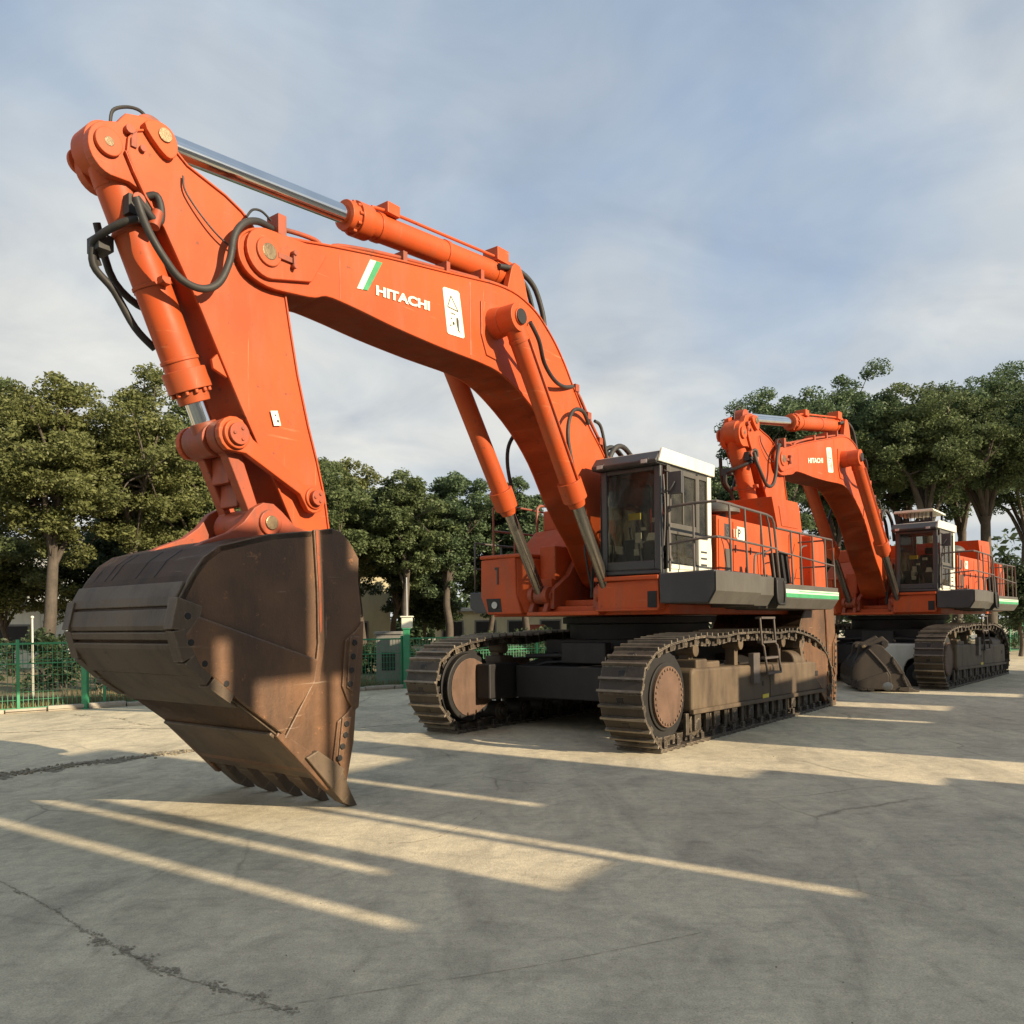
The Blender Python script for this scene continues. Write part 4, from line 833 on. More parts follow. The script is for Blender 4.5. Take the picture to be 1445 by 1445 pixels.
    for k in range(n_t):
        y = -V + .12 + k * (W + V - .17) / (n_t - 1)
        b = MB()
        # adapter clasping the lip, then a hooked wedge point
        b.hexa([(9.60, y - .12, .66), (9.60, y + .12, .66), (9.26, y + .13, .27), (9.26, y - .13, .27)], [(9.44, y - .12, .72), (9.44, y + .12, .72), (9.06, y + .12, .46), (9.06, y - .12, .46)])
        b.hexa([(9.32, y - .12, .33), (9.32, y + .12, .33), (9.06, y + .075, .075), (9.06, y - .075, .075)], [(9.10, y - .115, .47), (9.10, y + .115, .47), (8.94, y + .075, .18), (8.94, y - .075, .18)])
        b.hexa([(9.06, y - .075, .075), (9.06, y + .075, .075), (8.83, y + .04, -.04), (8.83, y - .04, -.04)], [(8.94, y - .075, .18), (8.94, y + .075, .18), (8.80, y + .035, -.02), (8.80, y - .035, -.02)])
        b.xf(fx).build('tooth', 'shell', bk, .012)
    # hinge plates on top
    for y in (.46, -.46):
        b = MB()
        pf = [(8.36, 3.16), (8.30, 2.75), (8.42, 2.58), (8.7, 2.56), (9.1, 3.0), (10.5, 2.88), (10.25, 3.02), (9.95, 3.14), (9.76, 3.28), (9.62, 3.45), (9.50, 3.52), (9.36, 3.52), (9.24, 3.44), (9.05, 3.28)]
        b.prism(pf, y - .055, y + .055)
        b.cyl((9.42, y - .09, 3.29), (9.42, y + .09, 3.29), .15, n=24)
        e = b.xf(fx).build('hinge_plate', 'orange_dirty', bk, .012)
        b = MB(); s_ = math.copysign(1, y); b.cyl((9.42, y, 3.29), (9.42, y + s_ * .11, 3.29), .085, n=20); b.xf(fx).build('hinge_pin', 'brass', e, .01)
    b = MB(); b.cyl((8.52, -.6, 2.82), (8.52, .6, 2.82), .14, n=20); b.xf(fx).build('lower_pin', 'dark', bk)
    return bk

YAW1, YAW2 = .659, .7126
e1 = empty('excavator', (2.557, 17.41, 0), -(math.pi / 2 + YAW1))
tag(e1, 'large orange crawler excavator in front, its brown bucket standing on the concrete', 'excavator', 'orange excavators parked in the yard')
static_parts(e1)
e2 = empty('excavator', (13.13, 28.41, 0), -(math.pi / 2 + YAW2))
tag(e2, 'orange crawler excavator farther back at right, with a guard on its cab roof', 'excavator', 'orange excavators parked in the yard')
for ch in list(e1.children): copy_tree(ch, e2)
arm_parts(e1)
R = math.radians
arm_parts(e2, dx=.9, a_boom=R(-3.2), a_stick=R(-2.0), a_bucket=0, plain=True)
cab2 = [c for c in e2.children if c.name.startswith('cab')][0]
b = MB(); b.hexa([(2.30, .62, 5.40), (2.30, 1.82, 5.40), (.9, 1.82, 5.36), (.9, .62, 5.36)], [(2.30, .66, 5.47), (2.30, 1.78, 5.47), (.9, 1.78, 5.43), (.9, .66, 5.43)]); b.build('roof_guard', 'cream', cab2, .01)
b = MB()
for x in (2.2, 1.0):
    for y in (.72, 1.72): b.box(x - .03, x + .03, y - .03, y + .03, 5.06, 5.38)
for k in range(9): b.box(2.19, 2.21, .78 + k * .11, .80 + k * .11, 5.06, 5.38)
b.box(1.0, 2.18, .74, 1.70, 5.06, 5.14); b.build('guard_bars', 'dark', cab2, .006)

# ------------------------------------------------------------------ small loose things by the rear machine
lb = empty('loose_bucket', (10.75, 24.6, 0), math.pi - .22)
tag(lb, 'loose dark steel digger bucket lying mouth down on the concrete before the rear excavator', 'bucket')
def lbT(p):
    x, z = p[0] - 9.8, p[1] - 1.6
    s = .56; a = R(-38)
    return (s * (x * math.cos(a) - z * math.sin(a)), s * (x * math.sin(a) + z * math.cos(a)) + .40)
bk2 = bucket_parts(lb, T=lbT, W=.92, V=.92)
def recolour(o):
    for c in [o] + list(o.children_recursive):
        if c.type == 'MESH':
            for k, mt in enumerate(c.data.materials):
                if mt.name.startswith(('dusty_shell', 'grimy', 'worn')): c.data.materials[k] = M['shade_steel']
recolour(bk2)
b = MB(); b.ball((0, 0, 0), .14, 16, sq=(1, 1, .9)); st_ = b.build('stone', 'stone'); st_.location = (10.55, 23.35, .18)
tag(st_, 'pale round stone lying against the loose dark bucket', 'stone')
ct = empty('white_cart', (12.55, 26.0, 0), -.35)
tag(ct, 'low white metal cart with one black wheel, behind the loose bucket', 'cart')
b = MB(); pf = [(-.9, .45), (-.9, 1.22), (-.8, 1.30), (.75, 1.30), (.86, 1.2), (.86, .45), (.52, .45), (.50, .62), (.40, .80), (.2, .9), (0, .9), (-.2, .8), (-.3, .62), (-.32, .45)]
b.prism(pf, -.6, .6); b.build('body', 'white', ct, .03)
for y in (-.5, .5):
    b = MB(); b.cyl((.1, y - .1, .36), (.1, y + .1, .36), .36, n=28); w = b.build('wheel', 'tyre', ct, .03)
    b = MB(); b.cyl((.1, y - .11, .36), (.1, y + .11, .36), .19, n=20); b.build('rim', 'grey', w, .01)

# ------------------------------------------------------------------ ground
me = bpy.data.meshes.new('ground'); me.from_pydata([(-600, -200, 0), (600, -200, 0), (600, 900, 0), (-600, 900, 0)], [], [(0, 1, 2, 3)])
me.materials.append(M['concrete']); g = bpy.data.objects.new('ground', me); COL.objects.link(g); g['kind'] = 'structure'
# verge of leaf litter behind the fence, with a low kerb
fl = [(-30, 9.0), (-14.2, 18.9), (-12.5, 20.4), (-10.3, 22.1), (-7.6, 24.1), (-4.7, 26.3), (-2.2, 28.2), (2, 31), (9, 36), (20, 45), (45, 62)]
def ribbon(name, near, far, z, mat):
    vs = [(x, y, z) for x, y in near] + [(x, y, z) for x, y in far]; n = len(near)
    me = bpy.data.meshes.new(name); me.from_pydata(vs, [], [(k, k + 1, n + k + 1, n + k) for k in range(n - 1)]); me.materials.append(M[mat])
    o = bpy.data.objects.new(name, me); COL.objects.link(o); o['kind'] = 'structure'; return o
ribbon('verge', [(x + .1, y - .1) for x, y in fl], [(x - 30, y + 60) for x, y in fl], .05, 'soil')
b = MB(); rr = random.Random(11)
for k in range(6):
    (xa, ya), (xb, yb) = fl[k], fl[k + 1]; L_ = math.hypot(xb - xa, yb - ya); n_ = max(1, int(L_ / .9)); ux, uy = (xb - xa) / L_, (yb - ya) / L_
    for i in range(n_):
        t0, t1 = i / n_, (i + .97) / n_; w = .12 + rr.uniform(-.02, .02); h = .13 + rr.uniform(-.03, .03); o_ = rr.uniform(-.03, .03)
        p = [(xa + ux * L_ * t + s * -uy * w - uy * o_, ya + uy * L_ * t + s * ux * w + ux * o_) for t, s in ((t0, -1), (t1, -1), (t1, 1), (t0, 1))]
        b.hexa([(x, y, 0) for x, y in p], [(x, y, h) for x, y in p])
kb = b.build('kerb', 'stone', None, .02); kb['kind'] = 'structure'
# crumbled cracks and joints in the slab (thin sheets laid on it)
def crack(name, pts, w0, w1, seed, z=.004, mat='crackdark', jag=.5, step=.05):
    r = random.Random(seed); P = [Vector(p) for p in pts]; a = []; c_ = []
    for k in range(len(P) - 1):
        L_ = (P[k + 1] - P[k]).length; n_ = max(2, int(L_ / step)); d = (P[k + 1] - P[k]).normalized(); n2 = Vector((-d.y, d.x))
        for i in range(n_):
            q = P[k] + (P[k + 1] - P[k]) * (i / n_) + n2 * r.gauss(0, (w0 + w1) * .5 * jag)
            w = r.uniform(w0, w1) * (1 if r.random() > .12 else .25); a.append(q + n2 * w); c_.append(q - n2 * w)
    vs = [(p.x, p.y, z) for p in a] + [(p.x, p.y, z) for p in c_]; n_ = len(a)
    me = bpy.data.meshes.new(name); me.from_pydata(vs, [], [(k, k + 1, n_ + k + 1, n_ + k) for k in range(n_ - 1)]); me.materials.append(M[mat])
    o = bpy.data.objects.new(name, me); COL.objects.link(o); o['kind'] = 'structure'; return o
def chips(name, pts, n, spread, r0, r1, seed, z=.005, mat='crackdark'):
    """crumbled concrete: many small ragged flakes lying along a broken line"""
    r = random.Random(seed); P = [Vector(p) for p in pts]; vs = []; fs = []
    seg_l = [(P[k + 1] - P[k]).length for k in range(len(P) - 1)]
    for i in range(n):
        k = r.choices(range(len(seg_l)), seg_l)[0]; u = r.random(); q = P[k] + (P[k + 1] - P[k]) * u; d = (P[k + 1] - P[k]).normalized(); n2 = Vector((-d.y, d.x))
        w = math.sin(9 * (k + u) + seed) * .35 + .75; q = q + n2 * (r.gauss(0, spread * w) + math.sin(7.3 * (k + u)) * spread * .8); rad = r.uniform(r0, r1) * w; m = r.randint(4, 7); o_ = len(vs); a0 = r.random() * 6
        for j in range(m):
            a = a0 + 2 * math.pi * j / m; rr_ = rad * r.uniform(.4, 1.2); vs.append((q.x + d.x * math.cos(a) * rr_ * 1.6 + n2.x * math.sin(a) * rr_, q.y + d.y * math.cos(a) * rr_ * 1.6 + n2.y * math.sin(a) * rr_, z + i * 2e-6))
        fs.append(list(range(o_, o_ + m)))
    me = bpy.data.meshes.new(name); me.from_pydata(vs, [], fs); me.materials.append(M[mat]); o = bpy.data.objects.new(name, me); COL.objects.link(o); o['kind'] = 'structure'; return o
crack('ground_crack', [(-5.2, 7.6), (-4.26, 6.87), (-3.75, 6.45), (-3.41, 6.16), (-3.0, 5.75), (-2.6, 5.42), (-2.35, 5.22), (-2.01, 4.95), (-1.5, 4.7), (-1.2, 4.47)], .001, .005, 1, jag=1.5, step=.03)
chips('crumbled_crack', [(-4.26, 6.87), (-3.75, 6.45), (-3.41, 6.16), (-3.0, 5.75)], 150, .014, .003, .010, 2)
chips('crumbled_crack', [(-3.0, 5.75), (-2.6, 5.42), (-2.35, 5.22), (-2.01, 4.95)], 420, .034, .003, .014, 3)
chips('crumbled_crack', [(-1.9, 4.9), (-1.5, 4.7), (-1.2, 4.47)], 220, .026, .003, .012, 4)
crack('ground_crack', [(-10.6, 16.6), (-8.4, 17.2), (-6.5, 17.0), (-3.2, 16.8), (-2.3, 17.4)], .01, .04, 4)
crack('ground_crack', [(-.75, 8.15), (-.45, 8.8), (-.35, 9.2)], .001, .005, 5, step=.03); crack('ground_crack', [(-.75, 8.15), (-1.0, 7.95), (-1.25, 7.95)], .001, .006, 6, step=.03)
crack('ground_crack', [(-3.3, 10.3), (-2.5, 11.2), (-1.8, 11.5)], .002, .007, 8); crack('ground_crack', [(1.1, 11.1), (2.0, 12.3), (2.6, 13.0)], .001, .005, 9)
crack('ground_crack', [(-2.1, 4.3), (.2, 5.1), (1.3, 5.6)], .0006, .003, 10)
jl = [(-7.9, 10.5), (-7.2, 11.95), (-6.65, 12.75), (-5.5, 13.9), (-4.6, 14.8)]
chips('broken_joint', jl, 1300, .10, .015, .05, 7); chips('broken_joint', [(-10.8, 20.1), (-9, 19.0), (-7.6, 17.4)], 160, .05, .01, .035, 12)
crack('ground_joint', [jl[1], jl[2], jl[3]], .02, .05, 13, z=.009, jag=.3)
b = MB(); rr = random.Random(21)      # rubble along the broken joint
rb_pts = [(-7.9, 10.5), (-7.2, 11.95), (-6.65, 12.75), (-5.5, 13.9), (-4.6, 14.8)]
for k in range(4):
    for i in range(160):
        t = rr.random(); x = rb_pts[k][0] + (rb_pts[k + 1][0] - rb_pts[k][0]) * t + rr.gauss(0, .10); y = rb_pts[k][1] + (rb_pts[k + 1][1] - rb_pts[k][1]) * t + rr.gauss(0, .10)
        r_ = rr.uniform(.008, .032); b.ball((x, y, r_ * .4), r_, 6, sq=(1, rr.uniform(.6, 1.2), rr.uniform(.5, .9)))
for i in range(110):
    x = rr.uniform(-9, 8); y = rr.uniform(4, 20); r_ = rr.uniform(.003, .008); b.ball((x, y, r_ * .5), r_, 6, sq=(1, .8, .7))
o = b.build('rubble', 'crackdark'); o['kind'] = 'stuff'; tag(o, 'small crumbs of broken concrete scattered along the joint', 'rubble')

# ------------------------------------------------------------------ fences
def panel(p, q, h, label, i):
    (xa, ya), (xb, yb) = p, q; L_ = math.hypot(xb - xa, yb - ya); t = empty('mesh_fence', (xa, ya, 0), math.atan2(yb - ya, xb - xa))
    tag(t, label, 'fence', 'green fence panels along the yard edge')
    b = MB(); b.box(-.035, .035, -.035, .035, 0, h + .10); b.build('post', 'fence_green', t, .006)
    b = MB()
    n_ = int(L_ / .11)
    for k in range(1, n_): x = L_ * k / n_; b.box(x - .007, x + .007, -.006, .006, .10, h)
    for z in np.linspace(.12, h - .02, 9): b.box(.03, L_ - .03, .006, .016, z - .005, z + .005)
    b.build('wire_mesh', 'fence_green', t)
    b = MB(); b.box(.03, L_ - .03, -.02, .02, h - .03, h + .02); b.box(.03, L_ - .03, -.02, .02, .08, .12); b.box(.03, L_ - .03, -.018, .018, h * .70, h * .70 + .03); b.build('rail', 'fence_green', t, .004)
    return t
fp = [(-16.9, 17.0), (-14.55, 18.75), (-12.25, 20.55), (-10.75, 21.85), (-9.0, 23.1), (-6.9, 24.7), (-4.95, 26.2), (-3.62, 27.2), (-1.4, 28.9), (.9, 30.4), (3.2, 32.0)]
fl_lab = ['green mesh fence panel cut by the left edge of the photo', 'green mesh fence panel in front of the large left tree trunk', 'green mesh fence panel beside the tall green post left of the bucket', 'green mesh fence panel just left of the bucket back, partly hidden',
          'green mesh fence panel hidden behind the brown bucket', 'green mesh fence panel behind the bucket near the stick', 'green fence panel right of the bucket cutters, before the cream building', 'green fence panel beside the grey concrete gate pier',
          'green fence panel seen above the far track of the front excavator', 'green fence panel under the front excavator box', 'green fence panel behind the undercarriage of the front excavator']
for i in range(len(fp) - 1): panel(fp[i], fp[i + 1], 1.72 if i < 5 else 1.62, fl_lab[i], i)
for i, (x, y) in enumerate(((30.0, 50.0), (33.5, 50.2), (37, 50.4))):
    panel((x, y), (x + 3.4, y + .2), 2.2, ['green fence panel behind the tracks of the rear excavator', 'green fence panel at the right edge behind the rear excavator', 'green fence panel outermost at the right edge'][i], i)
def post(px, y, h, w, mat, name, label, cat):
    b = MB(); b.box(px - w, px + w, y - w, y + w, 0, h); b.box(px - w * 1.25, px + w * 1.25, y - w * 1.25, y + w * 1.25, h, h + .04); b.box(px - w * 1.5, px + w * 1.5, y - w * 1.5, y + w * 1.5, 0, .03)
    return tag(b.build(name, mat, None, .01), label, cat)
post(-11.05, 21.45, 2.05, .07, 'fence_green', 'fence_post', 'taller green steel post at the fence corner left of the bucket', 'post')
post(-4.95, 26.0, 1.85, .085, 'fence_green', 'fence_post', 'thick green gate post just right of the bucket cutters', 'post')
post(-3.45, 27.1, 1.92, .10, 'fence_green', 'fence_post', 'thick green gate post beside the grey pier, left of the far track', 'post')
# grey pier, kiosk, signs, poles
b = MB(); b.box(-4.55, -3.72, 27.7, 28.3, 0, 1.75); b.box(-4.6, -3.67, 27.65, 28.35, 1.75, 1.85); o = b.build('gate_pier', 'cement', None, .02); tag(o, 'grey rendered gate pier with a dark opening behind the green gate', 'pier')
MB().box(-4.36, -3.92, 27.69, 27.71, .55, 1.15).build('opening', 'dark', o)
t = empty('lamp_post', (-3.62, 28.6, 0)); tag(t, 'slim pale lamp post with a white box lantern above the gate', 'lamp post')
MB().cyl((0, 0, 0), (0, 0, 3.7), .032, .024, n=12).build('pole', 'roof_tin', t); b = MB(); b.box(-.18, .18, -.15, .15, 1.95, 2.32); b.box(-.22, .22, -.19, .19, 2.32, 2.37); b.build('lantern', 'cream', t, .03)
t = empty('notice_board', (-14.2, 22.2, 0)); tag(t, 'cream notice board on a short post behind the left fence', 'sign')
b = MB(); b.box(-.42, .42, -.02, .02, .95, 1.75); b.box(-.5, -.42, -.02, .02, .95, 1.3); b.build('board', 'cream', t, .01); b = MB(); b.box(-.12, .12, .02, .1, 0, .98); b.build('post', 'cement', t, .01)
t = empty('street_pole', (-14.22, 24.6, 0)); tag(t, 'thin white pole standing behind the left fence', 'pole'); b = MB(); b.cyl((0, 0, 0), (0, 0, 2.42), .032, .025, n=12); b.ball((0, 0, 2.42), .05, 10); b.build('pole', 'white', t)
t = empty('yellow_sign', (-13.1, 28.0, 0)); tag(t, 'cream yellow signboard right of the large left trunk', 'sign'); b = MB(); b.box(-.55, .55, -.03, .03, 1.6, 2.4); b.build('board', 'cream_wall', t, .01); b = MB(); b.cyl((-.3, .05, 0), (-.3, .05, 1.7), .04, n=8); b.cyl((.3, .05, 0), (.3, .05, 1.7), .04, n=8); b.build('legs', 'cement', t)
def house(name, label, x, y, w, d, h, rz, wall='cream_wall', wins=3, storeys=2):
    t = empty(name, (x, y, 0), rz); tag(t, label, 'building')
    MB().box(-w / 2, w / 2, -d / 2, d / 2, 0, h).build('wall', wall, t, .03)
    b = MB(); b.box(-w / 2 - .3, w / 2 + .3, -d / 2 - .3, d / 2 + .3, h, h + .25); b.build('roof', 'roof_tin', t, .02)
    for s in range(storeys):
        for k in range(wins):
            xx = -w / 2 + w * (k + .5) / wins; zz = 1.0 + s * (h / storeys)
            b = MB(); b.box(xx - .75, xx + .75, -d / 2 - .05, -d / 2 - .003, zz, zz + 1.3); b.box(xx - .65, xx + .65, -d / 2 - .06, -d / 2 - .05, zz + .1, zz + 1.2, 1); b.build('window', ['cement', 'dark'], t, .01)
    return t
house('cream_building', 'cream two storey building glimpsed between trunks right of the bucket', -10.2, 55, 4.2, 7, 5.2, .15, wins=1, storeys=1)
house('low_cream_building', 'low cream building glimpsed between trunks above the far track', -1.0, 60, 9, 6, 2.9, .1, wins=4, storeys=1)
house('long_shed', 'long pale shed glimpsed through the left trees', -36, 62, 26, 8, 8.2, .3, wall='roof_tin', wins=6, storeys=2)
house('small_white_building', 'small white building glimpsed behind the trees at the far left', -27, 44, 5, 4, 3.2, .2, wall='white', wins=2, storeys=1)
b = MB(); b.box(-.6, .6, -.15, .15, 0, 1.9); b.box(-.66, .66, -.2, .2, 1.9, 1.97); o = b.build('brick_pier', 'brick', None, .02); o.location = (1.3, 50, 0); tag(o, 'small red brick pier seen under the front excavator deck', 'pier')

# ------------------------------------------------------------------ trees
def leaves_mesh(name, cen, rad, per, size, rng, mat, flat=.62):
    """leaf quads spread round clump centres"""
    cs = []; 
    for c, r, n in zip(cen, rad, per):
        d = rng.normal(size=(n, 3)); d /= np.linalg.norm(d, axis=1)[:, None] + 1e-9
        q = d * (rng.random((n, 1)) ** .42) * r * np.array([1, 1, flat]); q[:, 2] -= .12 * r * (q[:, 0] ** 2 + q[:, 1] ** 2) / (r * r)
        cs.append(c + q)
    C = np.concatenate(cs); n = len(C)
    a = rng.normal(size=(n, 3)); a[:, 2] *= .6; a /= np.linalg.norm(a, axis=1)[:, None]
    t = rng.normal(size=(n, 3)); bb = np.cross(a, t); bb /= np.linalg.norm(bb, axis=1)[:, None] + 1e-9
    s = size * rng.uniform(.6, 1.35, (n, 1)); nn = np.cross(a, bb)
    V = np.stack([C - a * s, C + bb * s * .48 + nn * s * .12, C + a * s, C - bb * s * .48 + nn * s * .12], 1).reshape(-1, 3)
    me = bpy.data.meshes.new(name); me.vertices.add(4 * n); me.vertices.foreach_set('co', V.ravel().astype(np.float32))
    me.loops.add(4 * n); me.loops.foreach_set('vertex_index', np.arange(4 * n, dtype=np.int32))
    me.polygons.add(n); me.polygons.foreach_set('loop_start', np.arange(0, 4 * n, 4, dtype=np.int32)); me.update(calc_edges=True)
    me.materials.append(M[mat]); return me
def tree(px, Z, h, r, fork, seed, mat, label, group, nl=15000, size=.15, flat=.62, dens=1.0, bark='bark', name='tree', clumps=250, cr=(.28, .76), low=None):
    x = (px - 722.5) / 1171 * Z
    rng = np.random.default_rng(seed); t = empty(name, (x, Z, 0)); tag(t, label, 'tree', group)
    b = MB(); tr = max(.10, h * .017)
    lean = rng.normal(0, .03 * h, 2)
    tp = [np.array([lean[0] * u * u + rng.normal(0, .05) * (0 < u), lean[1] * u * u, fork * u]) for u in np.linspace(0, 1, 5)]
    b.tube(tp, [tr * 1.25, tr * .85], 10)
    low = fork * .8 if low is None else low
    cz = (h + low) / 2; hz = (h - low) / 2
    tips = []; nlimb = 7
    for k in range(nlimb):
        az = 2.4 * k + rng.uniform(-.3, .3); el = rng.uniform(.25, 1.25) if k else 1.45
        end = np.array([r * .72 * math.cos(az) * math.cos(el) + tp[-1][0], r * .72 * math.sin(az) * math.cos(el) + tp[-1][1], cz + hz * .75 * math.sin(el) - hz * .15])
        st = tp[-1] if k % 2 == 0 else tp[3] * .4 + tp[4] * .6
        m1 = st + (end - st) * .35 + np.array([0, 0, .06 * h]) * rng.uniform(-.2, 1); m2 = st + (end - st) * .7 + rng.normal(0, .03 * h, 3)
        b.tube([st, m1, m2, end], [tr * .55, tr * .12], 7); tips.append(end)
        for j in range(7):
            u = rng.uniform(.35, .95); s0 = (m1 if u < .5 else m2); e2 = s0 + rng.normal(0, 1, 3) * np.array([r * .34, r * .34, hz * .32]) + np.array([0, 0, hz * .12])
            ek = math.sqrt(((e2[0] - lean[0]) / r) ** 2 + ((e2[1] - lean[1]) / r) ** 2 + ((e2[2] - cz) / hz) ** 2); e2 = e2 if ek < .86 else (np.array([lean[0], lean[1], cz]) + (e2 - np.array([lean[0], lean[1], cz])) * .86 / ek)
            b.tube([s0, (s0 + e2) / 2 + rng.normal(0, .1, 3), e2], [tr * .22, tr * .05], 5); tips.append(e2)
    b.build('trunk', bark, t)
    cen = list(tips) + [q_ + rng.normal(0, .10 * r, 3) * np.array([1, 1, .6]) for q_ in tips]
    while len(cen) < clumps:
        d = rng.normal(size=3); d /= np.linalg.norm(d); q = d * (rng.random() ** .30) * (.78 + .26 * math.sin(3.1 * d[0] + seed) * math.cos(2.7 * d[2] + 1.7 * d[1] + seed * 2))
        near = tips[int(rng.integers(len(tips)))]; p = np.array([q[0] * r + lean[0], q[1] * r + lean[1], cz + q[2] * hz]) 
        p = p * .86 + near * .14
        cen.append(p)
    cen = np.array(cen); nl = int(nl * 3.1); size *= .55; rad = rng.uniform(*cr, len(cen)) * (r / 3.6); per = np.maximum(20, (nl * dens * rad ** 2 / (rad ** 2).sum())).astype(int)
    me = leaves_mesh('crown', cen, rad, per, size, rng, mat, flat); o = bpy.data.objects.new('crown', me); COL.objects.link(o); o.parent = t
    return t
GL, GM, GR = 'trees behind the left fence', 'trees behind the middle fence', 'tall trees behind the rear excavator'
tree(66, 29, 11.9, 3.5, 4.6, 1, 'leaf_olive', 'large olive tree with a bare straight trunk standing behind the left fence', GL, 17000, .135, low=4.2)
tree(188, 32, 12.6, 3.5, 5.0, 2, 'leaf_olive', 'olive tree rising above the bucket, right of the large left trunk', GL, 17000, .14, low=3.0)
tree(-50, 31, 12.6, 3.7, 5.0, 3, 'leaf_mid', 'leafy tree cut by the left edge of the photo', GL, 15000, .14, low=3.5)
tree(285, 35, 12.0, 3.4, 5.0, 4, 'leaf_mid', 'darker tree just left of the bucket cylinder', GL, 15000, .15, low=3.2)
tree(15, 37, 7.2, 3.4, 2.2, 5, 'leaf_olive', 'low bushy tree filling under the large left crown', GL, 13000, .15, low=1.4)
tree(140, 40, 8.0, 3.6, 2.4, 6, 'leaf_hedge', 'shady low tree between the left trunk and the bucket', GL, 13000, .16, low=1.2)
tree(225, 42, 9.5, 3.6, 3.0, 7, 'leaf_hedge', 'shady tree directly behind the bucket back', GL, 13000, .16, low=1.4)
tree(360, 40, 11.5, 3.8, 4, 8, 'leaf_mid', 'tree hidden mostly behind the orange stick', GM, 13000, .16, low=2.5)
tree(447, 37, 10.9, 3.2, 4, 9, 'leaf_mid', 'tree whose crown touches the right edge of the stick', GM, 15000, .15, low=2.5)
tree(512, 41, 10.5, 2.9, 4.2, 10, 'leaf_olive', 'slender olive tree right of the stick, second from it', GM, 13000, .15, low=3.0)
tree(572, 38, 9.9, 2.7, 4.0, 11, 'leaf_mid', 'tree with a pointed crown centred under the boom', GM, 13000, .145, low=3.0)
tree(632, 40, 10.4, 2.9, 4.0, 12, 'leaf_dark', 'dark tree with a straight dark trunk left of the excavator box', GM, 14000, .15, low=3.0)
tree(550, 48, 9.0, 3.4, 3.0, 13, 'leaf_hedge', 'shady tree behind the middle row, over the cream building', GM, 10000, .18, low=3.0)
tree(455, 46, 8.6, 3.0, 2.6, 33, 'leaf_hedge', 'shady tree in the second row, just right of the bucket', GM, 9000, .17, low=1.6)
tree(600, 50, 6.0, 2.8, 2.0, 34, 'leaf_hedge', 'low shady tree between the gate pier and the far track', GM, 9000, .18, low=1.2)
tree(690, 45, 8.8, 3.2, 3.0, 14, 'leaf_dark', 'dark tree behind the red handrail of the front excavator', GM, 11000, .17, low=2.2)
tree(745, 42, 10.0, 2.4, 3.6, 15, 'leaf_dark', 'narrow dark tree between the boom and its far cylinder', GM, 11000, .16, low=2.5)
tree(830, 48, 9.5, 3.5, 4.0, 16, 'leaf_dark', 'tree hidden behind the boom foot and cab', GM, 8000, .18, low=2)
tree(1010, 49, 12.0, 3.2, 4.5, 36, 'leaf_mid', 'tree between the near cab roof and the rear stick', GR, 13000, .16, low=3)
tree(955, 46, 12.4, 3.6, 5.0, 31, 'leaf_dark', 'dark tree rising right behind the white cab roof', GR, 16000, .16, low=3.0)
tree(1085, 44, 10.5, 2.6, 4.5, 35, 'leaf_dark', 'dark tree filling between the stick and boom of the rear excavator', GR, 11000, .16, low=3)
tree(1045, 50, 13.0, 3.6, 5.5, 18, 'leaf_dark', 'dark tree behind the stick of the rear excavator', GR, 13000, .17, low=3)
tree(1120, 47, 15.8, 4.2, 8.0, 19, 'leaf_dark', 'tall dark tree above the boom of the rear excavator', GR, 17000, .16, low=8.3)
tree(1225, 49, 17.2, 4.3, 8.0, 20, 'leaf_dark', 'tall broad tree above the cab of the rear excavator', GR, 18000, .165, low=9)
tree(1315, 46, 16.3, 4.4, 7.5, 21, 'leaf_mid', 'tall spreading tree with bare dark limbs right of the rear cab', GR, 18000, .16, low=8.3)
tree(1400, 49, 17.3, 4.4, 8.0, 22, 'leaf_dark', 'tall tree near the right edge with spreading limbs', GR, 18000, .165, low=8.8)
tree(1490, 46, 16.6, 4.5, 7.5, 23, 'leaf_mid', 'tall tree cut by the right edge of the photo', GR, 15000, .165, low=7.5)
tree(1265, 58, 17.5, 5.0, 8, 24, 'leaf_dark', 'tall tree in the second row behind the rear cab', GR, 14000, .20, low=9.5)
tree(1350, 57, 17.2, 4.8, 8, 37, 'leaf_dark', 'tall tree filling the gap behind the spreading limbs', GR, 14000, .2, low=8.5)
tree(1170, 56, 16.4, 4.6, 7, 38, 'leaf_dark', 'tall tree in the second row above the rear boom', GR, 14000, .2, low=7)
tree(1445, 60, 17.0, 5.0, 8, 25, 'leaf_dark', 'tall tree in the second row at the right edge', GR, 14000, .20, low=9)
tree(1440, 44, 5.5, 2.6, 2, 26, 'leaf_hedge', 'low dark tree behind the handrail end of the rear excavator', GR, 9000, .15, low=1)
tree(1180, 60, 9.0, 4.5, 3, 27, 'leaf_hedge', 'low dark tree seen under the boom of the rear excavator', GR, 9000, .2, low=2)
# bleached bare limb
t = empty('dead_branch', ((262 - 722.5) / 1171 * 33.5, 33.5, 0)); tag(t, 'pale bare forked limb showing left of the bucket link', 'branch')
b = MB(); b.tube([(.5, 0, 0), (.45, 0, 2.5), (.3, 0, 3.8), (.2, 0, 5.0), (-.3, 0, 5.9), (-1.1, 0, 6.9)], [.14, .03], 8); b.tube([(.2, 0, 5.0), (.1, .1, 5.9), (-.35, .1, 6.9), (-.5, .1, 7.9), (-1.0, .1, 8.9)], [.08, .02], 7); b.tube([(.3, 0, 4.2), (.9, 0, 5.3), (1.0, 0, 5.9)], [.06, .02], 6); b.build('limb', 'palebark', t)
